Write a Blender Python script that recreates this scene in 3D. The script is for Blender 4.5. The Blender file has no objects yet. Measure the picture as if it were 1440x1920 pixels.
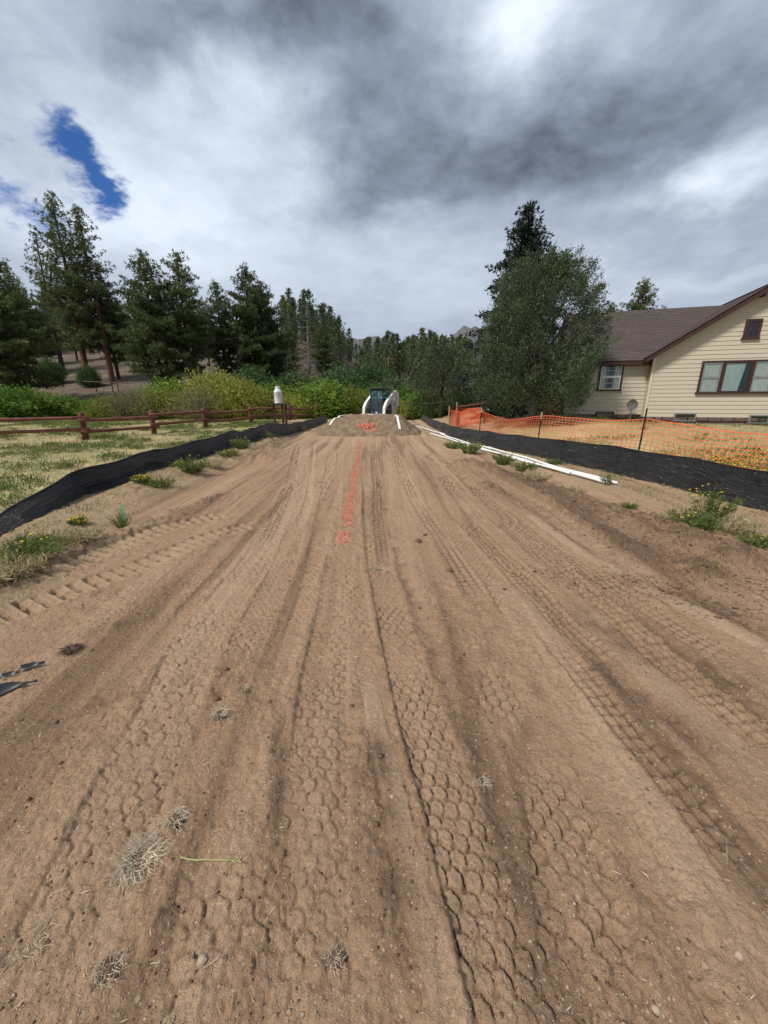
import bpy, math, random
import numpy as np
from mathutils import Vector, Matrix

random.seed(7)
rng = np.random.default_rng(7)
S = bpy.context.scene
C = bpy.context.collection
R = math.radians

# ------------------------------------------------------------------ camera
F = 721.0                      # focal length in photo pixels (1440 x 1920)
PITCH = math.atan(205 / F)
CAMZ = 1.6
cd = bpy.data.cameras.new('camera'); cam = bpy.data.objects.new('camera', cd); C.objects.link(cam)
cam.location = (0, 0, CAMZ); cam.rotation_euler = (R(90) - PITCH, 0, 0)
cd.sensor_width = 36; cd.lens = F / 1920 * 36; cd.clip_end = 5000; cd.clip_start = 0.05
S.camera = cam
S.view_settings.view_transform = 'Standard'; S.view_settings.look = 'None'
S.view_settings.gamma = 1; S.view_settings.use_curve_mapping = False
S.view_settings.exposure = 0.7
S.cycles.max_bounces = 6; S.cycles.diffuse_bounces = 3; S.cycles.transparent_max_bounces = 12

SUN_EL, SUN_AZ = R(50), R(-128)      # azimuth clockwise from +Y (ahead), towards +X


def ray(u, v):
    b = (v - 960) / F
    return ((u - 720) / F, math.cos(PITCH) - b * math.sin(PITCH), -math.sin(PITCH) - b * math.cos(PITCH))


def g(u, v, z=0.0):                # photo pixel -> point on the level ground
    r = ray(u, v); t = (z - CAMZ) / r[2]
    return (r[0] * t, r[1] * t)


def at(u, v, Y):                   # photo pixel at a distance -> point
    r = ray(u, v); t = Y / r[1]
    return (r[0] * t, Y, CAMZ + r[2] * t)


# ------------------------------------------------------------------ node helpers
class NT:
    def __init__(s, nt): s.nt = nt
    def n(s, typ, **kw):
        x = s.nt.nodes.new(typ)
        for k, v in kw.items(): setattr(x, k, v)
        return x
    def put(s, sock, v):
        if isinstance(v, (int, float, tuple, list)): sock.default_value = v
        else: s.nt.links.new(v, sock)
    def m(s, op, a, b=0.0, c=None, clamp=False):
        x = s.n('ShaderNodeMath', operation=op); x.use_clamp = clamp
        s.put(x.inputs[0], a); s.put(x.inputs[1], b)
        if c is not None: s.put(x.inputs[2], c)
        return x.outputs[0]
    def vm(s, op, a, b=(0, 0, 0), scale=None):
        x = s.n('ShaderNodeVectorMath', operation=op); s.put(x.inputs[0], a); s.put(x.inputs[1], b)
        if scale is not None: s.put(x.inputs[3], scale)
        return x.outputs[0]
    def mix(s, f, a, b, blend='MIX'):
        x = s.n('ShaderNodeMix', data_type='RGBA', blend_type=blend)
        s.put(x.inputs[0], f)
        for i, v in ((6, a), (7, b)):
            if isinstance(v, tuple) and len(v) == 3: v = v + (1,)
            s.put(x.inputs[i], v)
        return x.outputs[2]
    def ramp(s, f, stops):
        x = s.n('ShaderNodeValToRGB'); s.put(x.inputs[0], f); e = x.color_ramp.elements
        while len(e) < len(stops): e.new(0.5)
        for k, (p, c) in enumerate(stops):
            e[k].position = p; e[k].color = (c, c, c, 1) if isinstance(c, (int, float)) else tuple(c) + (1,)
        return x.outputs[0]
    def noise(s, vec, scale, detail=4, rough=.55, dist=0.0, dim='3D'):
        x = s.n('ShaderNodeTexNoise', noise_dimensions=dim)
        s.put(x.inputs['Vector'], vec); s.put(x.inputs['Scale'], scale)
        x.inputs['Detail'].default_value = detail; x.inputs['Roughness'].default_value = rough
        x.inputs['Distortion'].default_value = dist
        return x.outputs[0]
    def vor(s, vec, scale, feature='F1', rnd=1.0):
        x = s.n('ShaderNodeTexVoronoi', feature=feature); s.put(x.inputs['Vector'], vec); s.put(x.inputs['Scale'], scale)
        x.inputs['Randomness'].default_value = rnd
        return x
    def sep(s, v):
        x = s.n('ShaderNodeSeparateXYZ'); s.put(x.inputs[0], v); return x.outputs
    def comb(s, a, b, c):
        x = s.n('ShaderNodeCombineXYZ')
        for i, v in enumerate((a, b, c)): s.put(x.inputs[i], v)
        return x.outputs[0]
    def sstep(s, v, lo, hi):
        x = s.n('ShaderNodeMapRange', interpolation_type='SMOOTHSTEP'); s.put(x.inputs[0], v)
        x.inputs[1].default_value = lo; x.inputs[2].default_value = hi
        return x.outputs[0]


# ------------------------------------------------------------------ sky and sun
W = bpy.data.worlds.new('World'); S.world = W; W.use_nodes = True
W.node_tree.nodes.clear(); w = NT(W.node_tree)
D = w.n('ShaderNodeTexCoord').outputs['Generated']
dx, dy, dz = w.sep(D)[:3]
el0 = w.m('ARCSINE', dz); az0 = w.m('ARCTAN2', dx, dy)
den = w.m('ADD', w.m('MAXIMUM', dz, 0.0), 0.22)
P2 = w.comb(w.m('DIVIDE', dx, den), w.m('DIVIDE', dy, den), 0.0)
wn = w.n('ShaderNodeTexNoise'); wn.inputs['Scale'].default_value = 2.1; wn.inputs['Detail'].default_value = 6
wn.inputs['Roughness'].default_value = .58
w.put(wn.inputs['Vector'], P2)
wx, wy, wz = w.sep(w.vm('SUBTRACT', wn.outputs['Color'], (.5, .5, .5)))[:3]
az = w.m('ADD', az0, w.m('MULTIPLY', wx, 0.34)); el = w.m('ADD', el0, w.m('MULTIPLY', wy, 0.26))


def azel(u, v):
    r = Vector(ray(u, v)).normalized()
    return math.atan2(r.x, r.y), math.asin(r.z)


def blob(u, v, su, sv, rot=0.0):
    """soft patch of cloud round a direction; su, sv in photo pixels"""
    a, e = azel(u, v); a2, e2 = azel(u + 30, v); a3, e3 = azel(u, v - 30)
    ka = su * math.hypot(a2 - a, (e2 - e)) / 30; ke = sv * math.hypot(e3 - e, a3 - a) / 30
    da = w.m('SUBTRACT', az, a); de = w.m('SUBTRACT', el, e)
    c, s_ = math.cos(R(rot)), math.sin(R(rot))
    x = w.m('ADD', w.m('MULTIPLY', da, c / ka), w.m('MULTIPLY', de, s_ / ka))
    y = w.m('ADD', w.m('MULTIPLY', da, -s_ / ke), w.m('MULTIPLY', de, c / ke))
    q = w.m('ADD', w.m('MULTIPLY', x, x), w.m('MULTIPLY', y, y))
    return w.m('EXPONENT', w.m('MULTIPLY', q, -0.5))


BLOBS = [  # centre, radii (px), turn, strength   (bright +, dark -)
    (150, 180, 330, 150, -10, .10), (300, 450, 420, 90, 0, .10), (1000, 520, 420, 70, 0, .06), (970, 20, 75, 60, 0, .42), (400, 45, 250, 70, 8, -.20), (640, 70, 130, 70, 0, -.14), (120, 60, 140, 70, 0, .00),
    (60, 150, 90, 50, 0, .03), (250, 150, 120, 40, -20, .05), (430, 215, 110, 60, -20, .17), (250, 290, 130, 70, -30, .10),
    (560, 240, 50, 60, 0, .07), (120, 400, 150, 50, 0, .13), (370, 380, 140, 60, 0, .12),
    (700, 250, 110, 80, 0, -.16), (640, 370, 90, 45, 0, -.14), (950, 290, 170, 60, 0, -.17), (820, 160, 130, 60, 0, -.06),
    (1180, 210, 170, 70, 0, -.13), (1350, 320, 60, 50, 20, .30), (1310, 370, 80, 30, 0, .12), (1170, 430, 170, 40, 0, -.12),
    (1120, 60, 90, 60, 0, .08), (1300, 60, 130, 60, 0, -.01), (1040, 455, 80, 30, 0, .10), (1380, 420, 90, 40, 0, -.06),
    (700, 480, 260, 80, 0, .03), (1250, 520, 240, 25, 0, .07), (1430, 180, 80, 50, 0, -.03), (830, 340, 100, 60, 0, -.06),
]
acc = 0.45
for u, v, su, sv, rot, amp in BLOBS:
    if amp: acc = w.m('ADD', acc, w.m('MULTIPLY', blob(u, v, su, sv, rot), amp))
big = w.noise(P2, 1.3, 8, .56, .3)
fine = w.noise(w.vm('ADD', P2, (7.3, 2.1, 0)), 5.5, 6, .6, .25)
far_damp = w.sstep(dz, 0.12, 0.55)
f3 = w.noise(w.vm('ADD', P2, (3.1, 9.2, 0)), 13.0, 6, .62, .15)
det0 = w.m('MULTIPLY', w.m('SUBTRACT', f3, .5), .10)
det = w.m('ADD', det0, w.m('ADD', w.m('MULTIPLY', w.m('SUBTRACT', big, .5), .52), w.m('MULTIPLY', w.m('SUBTRACT', fine, .5), .45)))
acc = w.m('ADD', acc, w.m('MULTIPLY', det, w.m('ADD', w.m('MULTIPLY', far_damp, .8), .2)))
acc = w.m('MINIMUM', w.m('MAXIMUM', acc, .10), 1.0)
CLOUD = w.mix(w.sstep(acc, .15, .75), (.76, .92, 1.20), (.88, .98, 1.13))
cl = w.vm('SCALE', CLOUD, scale=w.m('MULTIPLY', acc, 10 * 2 ** -0.45))
hole = w.m('ADD', w.m('ADD', blob(125, 250, 62, 42, -25), blob(20, 350, 110, 48, -12)), blob(195, 305, 46, 30, -30))
hn = w.noise(w.vm('ADD', P2, (1.7, 4.4, 0)), 8.0, 7, .66)
hole = w.sstep(w.m('ADD', hole, w.m('MULTIPLY', w.m('SUBTRACT', hn, .5), 2.6)), .34, 1.35)
sk = w.n('ShaderNodeTexSky', sky_type='NISHITA'); sk.sun_disc = False
sk.sun_elevation = SUN_EL; sk.sun_rotation = SUN_AZ; sk.altitude = 2400
skc = w.mix(1.0, sk.outputs[0], (.27, .47, .76), 'MULTIPLY')
col = w.mix(hole, cl, skc)
bg = w.n('ShaderNodeBackground'); w.put(bg.inputs[0], col); bg.inputs[1].default_value = .1
W.node_tree.links.new(bg.outputs[0], w.n('ShaderNodeOutputWorld').inputs[0])

sd = bpy.data.lights.new('sun', 'SUN'); sun = bpy.data.objects.new('sun', sd); C.objects.link(sun)
sd.energy = 2.5; sd.angle = R(10); sd.color = (1, .95, .88)
sv_ = Vector((math.sin(SUN_AZ) * math.cos(SUN_EL), math.cos(SUN_AZ) * math.cos(SUN_EL), math.sin(SUN_EL)))
sun.rotation_euler = sv_.to_track_quat('Z', 'Y').to_euler()


# ------------------------------------------------------------------ materials
def mat(name):
    m = bpy.data.materials.new(name); m.use_nodes = True; m.node_tree.nodes.clear(); n = NT(m.node_tree)
    return m, n


def finish(n, color, rough=.8, bump=None, bs=.3, bd=.01, metal=0.0, spec=.3, coat=0.0, normal_in=None):
    p = n.n('ShaderNodeBsdfPrincipled')
    if isinstance(color, tuple) and len(color) == 3: color = color + (1,)
    n.put(p.inputs['Base Color'], color); n.put(p.inputs['Roughness'], rough); n.put(p.inputs['Metallic'], metal)
    p.inputs['Specular IOR Level'].default_value = spec; p.inputs['Coat Weight'].default_value = coat
    if bump is not None:
        b = n.n('ShaderNodeBump'); b.inputs['Strength'].default_value = bs; b.inputs['Distance'].default_value = bd
        n.put(b.inputs['Height'], bump); n.put(p.inputs['Normal'], b.outputs[0])
    o = n.n('ShaderNodeOutputMaterial'); n.nt.links.new(p.outputs[0], o.inputs[0])
    return p


def simple(name, a, b=None, scale=6, rough=.7, bump=.0, bd=.01, metal=0, spec=.3, stretch=None, var=.15):
    m, n = mat(name); tc = n.n('ShaderNodeTexCoord').outputs['Object']
    if stretch: tc = n.vm('MULTIPLY', tc, stretch)
    if b is None: b = tuple(x * (1 - var * 2) for x in a)
    f = n.noise(tc, scale, 6, .6)
    c = n.mix(n.ramp(f, [(.32, 0), (.68, 1)]), a, b)
    finish(n, c, rough, n.noise(tc, scale * 4, 5, .6) if bump else None, bump, bd, metal, spec)
    return m


def leafmat(name, a, b, tips=None, scale=.9, transl=.25):
    """leaf colour: random per clump, with larger patches through the crown"""
    m, n = mat(name)
    at_ = n.n('ShaderNodeAttribute', attribute_name='rnd').outputs['Fac']
    tc = n.n('ShaderNodeTexCoord').outputs['Object']
    oi = n.n('ShaderNodeObjectInfo').outputs['Random']
    f = n.m('ADD', n.m('MULTIPLY', at_, .55), n.m('MULTIPLY', n.noise(tc, scale, 3), .45))
    f = n.m('ADD', f, n.m('MULTIPLY', n.m('SUBTRACT', oi, .5), .25))
    c = n.mix(n.ramp(f, [(.25, 0), (.75, 1)]), a, b)
    if tips: c = n.mix(n.m('GREATER_THAN', at_, .93), c, tips)
    d = n.n('ShaderNodeBsdfPrincipled'); n.put(d.inputs['Base Color'], c); d.inputs['Roughness'].default_value = .6
    d.inputs['Specular IOR Level'].default_value = .25
    t = n.n('ShaderNodeBsdfTranslucent'); n.put(t.inputs[0], c)
    mx = n.n('ShaderNodeMixShader'); mx.inputs[0].default_value = transl
    n.nt.links.new(d.outputs[0], mx.inputs[1]); n.nt.links.new(t.outputs[0], mx.inputs[2])
    n.nt.links.new(mx.outputs[0], n.n('ShaderNodeOutputMaterial').inputs[0])
    return m


def soil_material():
    m, n = mat('soil')
    tc = n.n('ShaderNodeTexCoord').outputs['Object']
    a = n.n('ShaderNodeAttribute', attribute_name='soil').outputs['Color']
    comp, dark, dry = n.sep(a)[:3]
    big_ = n.noise(tc, .9, 5, .6); mid = n.noise(tc, 9, 6, .65); fin = n.noise(tc, 75, 5, .7); gr = n.noise(tc, 260, 3, .7)
    base = n.mix(n.ramp(big_, [(.3, 0), (.7, 1)]), (.345, .216, .126), (.425, .275, .168))
    base = n.mix(n.m('MULTIPLY', n.ramp(mid, [(.35, 1), (.65, 0)]), .45), base, (.240, .148, .090))
    base = n.mix(n.m('MULTIPLY', comp, .75), base, (.475, .328, .212))
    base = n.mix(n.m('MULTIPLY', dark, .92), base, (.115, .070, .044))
    base = n.mix(n.m('MULTIPLY', dry, .8), base, (.36, .27, .16))
    base = n.mix(n.m('MULTIPLY', n.ramp(fin, [(.38, 1), (.55, 0)]), .38), base, (.125, .078, .049))
    base = n.mix(n.m('MULTIPLY', n.ramp(gr, [(.5, 0), (.68, 1)]), .28), base, (.56, .43, .31))
    # pale grit
    v = n.vor(tc, 85); keep = n.m('GREATER_THAN', n.sep(v.outputs['Color'])[0], .90)
    spot = n.m('MULTIPLY', n.m('LESS_THAN', v.outputs['Distance'], .34), keep)
    base = n.mix(n.m('MULTIPLY', spot, .8), base, (.50, .40, .29))
    v2 = n.vor(tc, 38); keep2 = n.m('GREATER_THAN', n.sep(v2.outputs['Color'])[1], .90)
    spot2 = n.m('MULTIPLY', n.m('LESS_THAN', v2.outputs['Distance'], .30), keep2)
    base = n.mix(n.m('MULTIPLY', spot2, .7), base, (.40, .30, .22))
    f4 = n.noise(tc, 34, 5, .7); h = n.m('ADD', n.m('MULTIPLY', fin, .8), n.m('MULTIPLY', gr, .30)); h = n.m('ADD', h, n.m('MULTIPLY', f4, .9))
    h = n.m('ADD', h, n.m('MULTIPLY', mid, .6))
    h = n.m('ADD', h, n.m('MULTIPLY', spot, .25)); h = n.m('ADD', h, n.m('MULTIPLY', spot2, .4))
    finish(n, base, .95, h, .85, .019, spec=.10)
    return m


def terrain_material():
    m, n = mat('terrain')
    tc = n.n('ShaderNodeTexCoord').outputs['Object']
    a = n.n('ShaderNodeAttribute', attribute_name='cover').outputs['Color']
    dirt, hill, lawn = n.sep(a)[:3]
    f1 = n.noise(tc, .55, 6, .65); f2 = n.noise(tc, 3.2, 6, .7); f3 = n.noise(tc, 28, 4, .7)
    dryc = n.mix(n.ramp(f2, [(.3, 0), (.7, 1)]), (.40, .32, .15), (.64, .53, .31))
    grn = n.mix(n.ramp(f3, [(.3, 0), (.7, 1)]), (.12, .145, .04), (.26, .26, .09))
    c = n.mix(n.m('MULTIPLY', n.ramp(n.m('ADD', n.m('MULTIPLY', f1, .6), n.m('MULTIPLY', f2, .4)), [(.42, 0), (.60, 1)]), .75), dryc, grn)
    hillc = n.mix(n.ramp(f2, [(.35, 0), (.62, 1)]), (.080, .060, .048), (.155, .122, .098))
    hillc = n.mix(n.m('MULTIPLY', n.ramp(f1, [(.5, 0), (.68, 1)]), .55), hillc, (.24, .20, .14))
    dirtc = n.mix(n.ramp(f2, [(.3, 0), (.7, 1)]), (.30, .188, .108), (.385, .255, .155))
    c = n.mix(hill, c, hillc)
    edge = n.m('ADD', dirt, n.m('MULTIPLY', n.m('SUBTRACT', f2, .5), .6))
    c = n.mix(n.sstep(edge, .4, .6), c, dirtc)
    c = n.mix(n.m('MULTIPLY', n.ramp(f3, [(.35, 1), (.6, 0)]), .35), c, (.11, .085, .05))
    finish(n, c, .95, n.m('ADD', f3, n.m('MULTIPLY', f2, 2)), .6, .04, spec=.1)
    return m


M = {}
M['soil'] = soil_material(); M['terrain'] = terrain_material()
M['mound'] = simple('mound soil', (.27, .195, .128), (.145, .100, .064), 3.5, .95, .8, .05, spec=.1)
M['clod'] = simple('clod', (.165, .103, .066), (.105, .066, .043), 12, .95, .6, .01, spec=.1)
M['pebble'] = simple('pebble', (.42, .33, .24), (.24, .17, .12), 22, .8, .3, .003, spec=.25)
M['log'] = simple('red stained log', (.175, .050, .034), (.105, .033, .024), 5, .75, .5, .01, stretch=(1, 1, 3))
M['railwear'] = simple('weathered red rail', (.215, .095, .062), (.125, .042, .030), 4, .8, .5, .01, stretch=(1, 1, 1))
M['railgrey'] = simple('weathered grey rail', (.22, .18, .13), (.13, .10, .075), 4, .8, .5, .01)
M['bark_dark'] = simple('dark bark', (.060, .045, .036), (.030, .022, .018), 6, .9, .8, .04, stretch=(1, 1, .3))
M['bark_red'] = simple('red pine bark', (.165, .075, .042), (.070, .038, .025), 4, .9, .8, .05, stretch=(1, 1, .3))
M['bark_grey'] = simple('grey bark', (.16, .135, .115), (.085, .070, .060), 6, .9, .8, .03, stretch=(1, 1, .3))
M['pine'] = leafmat('pine needles', (.056, .078, .028), (.160, .192, .074), transl=.5)
M['pine_far'] = leafmat('far pine needles', (.054, .076, .036), (.145, .175, .080))
M['spruce'] = leafmat('spruce needles', (.012, .024, .017), (.034, .054, .036), transl=.12)
M['bark_limb'] = simple('shaded limb bark', (.075, .062, .054), (.045, .037, .032), 6, .9, .6, .02)  # bark colour darkened to paint in the shade inside the crown
M['juniper'] = leafmat('juniper foliage', (.030, .052, .024), (.105, .140, .072), transl=.2, scale=.6)
M['willow_green'] = leafmat('green willow leaves', (.045, .110, .012), (.210, .310, .045), transl=.35)
M['willow_yellow'] = leafmat('yellow green willow leaves', (.10, .135, .020), (.40, .38, .075), transl=.35)
M['willow_tan'] = leafmat('dry willow twigs', (.150, .130, .055), (.300, .260, .130), transl=.3)
M['willow_deep'] = leafmat('deep green shrub leaves', (.030, .070, .018), (.085, .150, .050), transl=.3)
M['willow_grey'] = leafmat('grey green leaves', (.050, .075, .035), (.125, .160, .080), transl=.3)
M['tree_olive'] = leafmat('olive leaves', (.034, .050, .022), (.092, .115, .050), transl=.25)
M['grass_dry'] = leafmat('dry grass blades', (.30, .24, .12), (.62, .52, .32), transl=.3)
M['grass_green'] = leafmat('green weed leaves', (.085, .125, .030), (.230, .260, .085), transl=.35)
M['petal'] = simple('yellow petals', (.75, .58, .02), (.65, .45, .01), 20, .6)
M['straw'] = leafmat('straw', (.36, .28, .17), (.70, .60, .44), transl=.15)
M['root'] = simple('pale roots', (.55, .46, .34), (.33, .25, .17), 30, .9)
M['siding'] = simple('cream siding paint', (.50, .445, .35), (.465, .41, .32), 2.5, .6, .12, .003, stretch=(1, 6, 12))
M['trim'] = simple('dark brown trim', (.058, .026, .020), (.042, .019, .016), 5, .55, .2, .004)
M['cream_trim'] = simple('cream corner trim', (.60, .53, .38), None, 4, .6, var=.04)
M['sash'] = simple('white sash', (.62, .60, .56), None, 5, .5, var=.05)
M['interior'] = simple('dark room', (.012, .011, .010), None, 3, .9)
M['curtain'] = simple('pale curtain', (.56, .60, .55), (.44, .48, .45), 3, .85)
M['curtain_teal'] = simple('pale teal curtain', (.46, .54, .50), (.38, .46, .43), 2, .85)
M['stone'] = simple('red brown stone', (.155, .095, .080), (.090, .065, .055), 6, .9, .7, .02)
M['mortar'] = simple('mortar', (.075, .062, .052), None, 6, .95, .5)
M['metal'] = simple('grey metal', (.30, .31, .31), (.20, .20, .20), 8, .4, .1, .002, metal=.4)
M['dark_metal'] = simple('dark steel post', (.035, .030, .027), (.06, .035, .025), 10, .6, .2, .002, metal=.3)
M['black_plastic'] = simple('black plastic', (.010, .010, .011), (.018, .018, .019), 9, .42, .2, .004, spec=.5)
M['white_paint'] = simple('white machine paint', (.80, .80, .78), (.66, .65, .61), 4, .35, spec=.5)
M['machine_black'] = simple('black machine paint', (.014, .016, .017), (.03, .03, .03), 5, .4, spec=.5)
M['rubber'] = simple('rubber track', (.030, .027, .024), (.07, .055, .042), 6, .85, .4, .01)
M['bucket'] = simple('worn steel bucket', (.17, .145, .125), (.085, .075, .068), 4, .5, .3, .01, metal=.5)
M['pvc'] = simple('white pipe', (.80, .80, .77), (.70, .69, .64), 3, .35, spec=.5)
M['can'] = simple('white painted can', (.66, .67, .66), (.50, .51, .51), 6, .5, spec=.4)
M['stake'] = simple('raw wooden stake', (.48, .34, .19), (.36, .25, .14), 8, .8, .3)
M['greenstake'] = simple('green painted lath', (.12, .42, .22), (.20, .48, .30), 6, .7)
M['teal'] = simple('teal barrel', (.03, .26, .22), (.02, .18, .16), 6, .5)
M['strap'] = simple('white strap', (.78, .76, .70), None, 6, .7, var=.05)
M['paint_orange'] = simple('orange marking paint', (.70, .19, .11), (.58, .17, .10), 30, .9)
M['net'] = simple('orange netting', (.80, .12, .035), (.84, .17, .07), 6, .5, spec=.3)
M['pole'] = simple('weathered pole', (.24, .15, .09), None, 4, .9, .3)
M['deadwood'] = simple('dead wood', (.20, .175, .155), (.12, .105, .095), 5, .9, .4)
M['rock'] = simple('far rock', (.155, .150, .155), (.09, .090, .098), .02, .95, .8, 12)
M['rock_near'] = simple('pale rock', (.27, .235, .20), (.16, .14, .12), .25, .95, .8, .6)


def shingle_material():
    m, n = mat('roof shingles')
    tc = n.n('ShaderNodeUVMap').outputs[0]
    b = n.n('ShaderNodeTexBrick'); n.put(b.inputs['Vector'], tc)
    b.inputs['Scale'].default_value = 1; b.inputs['Brick Width'].default_value = .30; b.inputs['Row Height'].default_value = .125
    b.inputs['Mortar Size'].default_value = .008; b.inputs['Color1'].default_value = (.120, .097, .090, 1)
    b.inputs['Color2'].default_value = (.074, .063, .056, 1); b.inputs['Mortar'].default_value = (.030, .021, .019, 1)
    b.inputs['Bias'].default_value = 0
    c = n.mix(n.m('MULTIPLY', n.noise(n.vm('MULTIPLY', tc, (1, 3, 1)), 2.2, 6, .7), .55), b.outputs[0], (.122, .098, .092))
    finish(n, c, .95, b.outputs[1], .5, -.01, spec=.1)
    return m


M['shingle'] = shingle_material()


def fabric_material():
    m, n = mat('black silt fabric')
    tc = n.n('ShaderNodeUVMap').outputs[0]
    us, vs_ = n.sep(tc)[:2]; dg = n.comb(n.m('ADD', n.m('MULTIPLY', us, 1.6), n.m('MULTIPLY', vs_, 2.2)), n.m('SUBTRACT', n.m('MULTIPLY', vs_, 11), n.m('MULTIPLY', us, 1.2)), 0.0)
    f = n.m('ABSOLUTE', n.m('SUBTRACT', n.noise(dg, 1.1, 5, .6, .8), .5))
    f2 = n.noise(n.vm('MULTIPLY', tc, (1.0, 3.5, 1)), 1.5, 5, .6, .4)
    dust = n.ramp(n.m('ADD', n.m('MULTIPLY', n.sep(tc)[1], -1.2), n.m('MULTIPLY', f2, .9)), [(.05, 0), (.6, 1)])
    c = n.mix(n.m('MULTIPLY', dust, .12), (.0105, .0115, .0135), (.085, .065, .045))
    finish(n, c, .30, n.m('ADD', n.m('MULTIPLY', f, 6), n.m('MULTIPLY', f2, 1.2)), 1.0, .045, spec=1.0)
    return m


M['fabric'] = fabric_material()


def glass_material(name, tint=(.8, .9, .9), refl=.12):
    m, n = mat(name)
    gl = n.n('ShaderNodeBsdfGlossy'); gl.inputs[1].default_value = .03; gl.inputs[0].default_value = (.9, .95, 1, 1)
    tr = n.n('ShaderNodeBsdfTransparent'); tr.inputs[0].default_value = tint + (1,)
    lw = n.n('ShaderNodeLayerWeight'); lw.inputs[0].default_value = .22
    mx = n.n('ShaderNodeMixShader'); n.put(mx.inputs[0], n.m('ADD', n.m('MULTIPLY', lw.outputs[0], .5), refl))
    n.nt.links.new(tr.outputs[0], mx.inputs[1]); n.nt.links.new(gl.outputs[0], mx.inputs[2])
    n.nt.links.new(mx.outputs[0], n.n('ShaderNodeOutputMaterial').inputs[0])
    return m


M['glass'] = glass_material('window glass', (.93, .95, .95), .03)
M['cabglass'] = glass_material('cab glass', (.30, .62, .58), .10)


# ------------------------------------------------------------------ mesh helpers
class MB:
    def __init__(s): s.v = []; s.f = []
    def add(s, vs, fs):
        k = len(s.v); s.v += [tuple(x) for x in vs]; s.f += [tuple(i + k for i in f) for f in fs]; return s
    def box(s, c, d, rz=0.0, rx=0.0, ry=0.0):
        m = Matrix.Translation(c) @ Matrix.Rotation(rz, 4, 'Z') @ Matrix.Rotation(ry, 4, 'Y') @ Matrix.Rotation(rx, 4, 'X')
        vs = [m @ Vector((x * d[0] / 2, y * d[1] / 2, z * d[2] / 2)) for z in (-1, 1) for y in (-1, 1) for x in (-1, 1)]
        return s.add(vs, [(0, 2, 3, 1), (4, 5, 7, 6), (0, 1, 5, 4), (2, 6, 7, 3), (0, 4, 6, 2), (1, 3, 7, 5)])
    def bbox(s, c, d, b=.01, rz=0.0):
        """box with chamfered vertical and horizontal edges"""
        hx, hy, hz_ = d[0] / 2, d[1] / 2, d[2] / 2
        def ring(ix, z):
            x, y = hx - ix, hy - ix; k = min(b, x * .9, y * .9)
            return [(-x + k, -y, z), (x - k, -y, z), (x, -y + k, z), (x, y - k, z), (x - k, y, z), (-x + k, y, z), (-x, y - k, z), (-x, -y + k, z)]
        m = Matrix.Translation(c) @ Matrix.Rotation(rz, 4, 'Z')
        rs = [ring(b, -hz_), ring(0, -hz_ + b), ring(0, hz_ - b), ring(b, hz_)]
        vs = [m @ Vector(p) for r_ in rs for p in r_]; fs = []
        for j in range(3):
            for i in range(8):
                a = j * 8 + i; b2 = j * 8 + (i + 1) % 8; fs.append((a, b2, b2 + 8, a + 8))
        fs.append(tuple(range(7, -1, -1))); fs.append(tuple(range(24, 32)))
        return s.add(vs, fs)
    def tube(s, pts, rad, n=8, cap=True, wob=0.0):
        pts = [Vector(p) for p in pts]
        if not hasattr(rad, '__len__'): rad = [rad] * len(pts)
        vs = []; fs = []; ref = None
        for i, p in enumerate(pts):
            t = (pts[min(i + 1, len(pts) - 1)] - pts[max(i - 1, 0)]).normalized()
            if ref is None: ref = Vector((0, 0, 1)) if abs(t.z) < .9 else Vector((1, 0, 0))
            a = t.cross(ref).normalized(); b = t.cross(a).normalized(); ref = -b if False else ref
            for k in range(n):
                an = 2 * math.pi * k / n; r_ = rad[i] * (1 + wob * (random.random() - .5))
                vs.append(p + (a * math.cos(an) + b * math.sin(an)) * r_)
        for i in range(len(pts) - 1):
            for k in range(n):
                k2 = (k + 1) % n; fs.append((i * n + k, i * n + k2, (i + 1) * n + k2, (i + 1) * n + k))
        if cap: fs.append(tuple(range(n - 1, -1, -1))); fs.append(tuple((len(pts) - 1) * n + k for k in range(n)))
        return s.add(vs, fs)
    def prism(s, poly, y0, y1):
        """poly in (x, z), pushed along y"""
        n = len(poly); vs = [(x, y0, z) for x, z in poly] + [(x, y1, z) for x, z in poly]
        fs = [tuple(range(n)), tuple(range(2 * n - 1, n - 1, -1))] + [((i + 1) % n, i, i + n, (i + 1) % n + n) for i in range(n)]
        return s.add(vs, fs)
    def build(s, name, m=None, parent=None, smooth=False, loc=None, **props):
        me = bpy.data.meshes.new(name); me.from_pydata(s.v, [], s.f); me.update()
        return link(name, me, m, parent, smooth, loc, **props)


def link(name, me, m=None, parent=None, smooth=False, loc=None, **props):
    o = bpy.data.objects.new(name, me); C.objects.link(o)
    if m is not None and not me.materials: me.materials.append(M[m] if isinstance(m, str) else m)
    if parent is not None: o.parent = parent
    if loc is not None: o.location = loc
    if smooth: me.polygons.foreach_set('use_smooth', [True] * len(me.polygons))
    for k, v in props.items(): o[k] = v
    return o


def tag(o, label=None, cat=None, group=None, kind=None):
    if label: o['label'] = label
    if cat: o['category'] = cat
    if group: o['group'] = group
    if kind: o['kind'] = kind
    return o


def thing(name, label, cat, loc=(0, 0, 0), rz=0.0, group=None, scale=1.0):
    o = bpy.data.objects.new(name, None); C.objects.link(o); o.location = loc; o.rotation_euler = (0, 0, rz)
    o.empty_display_size = .3; o.scale = (scale, scale, scale) if not hasattr(scale, '__len__') else scale
    return tag(o, label, cat, group)


def copy_tree(o, parent=None):
    c = o.copy(); C.objects.link(c)
    if parent is not None: c.parent = parent
    for ch in list(o.children): copy_tree(ch, c)
    return c


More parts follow.
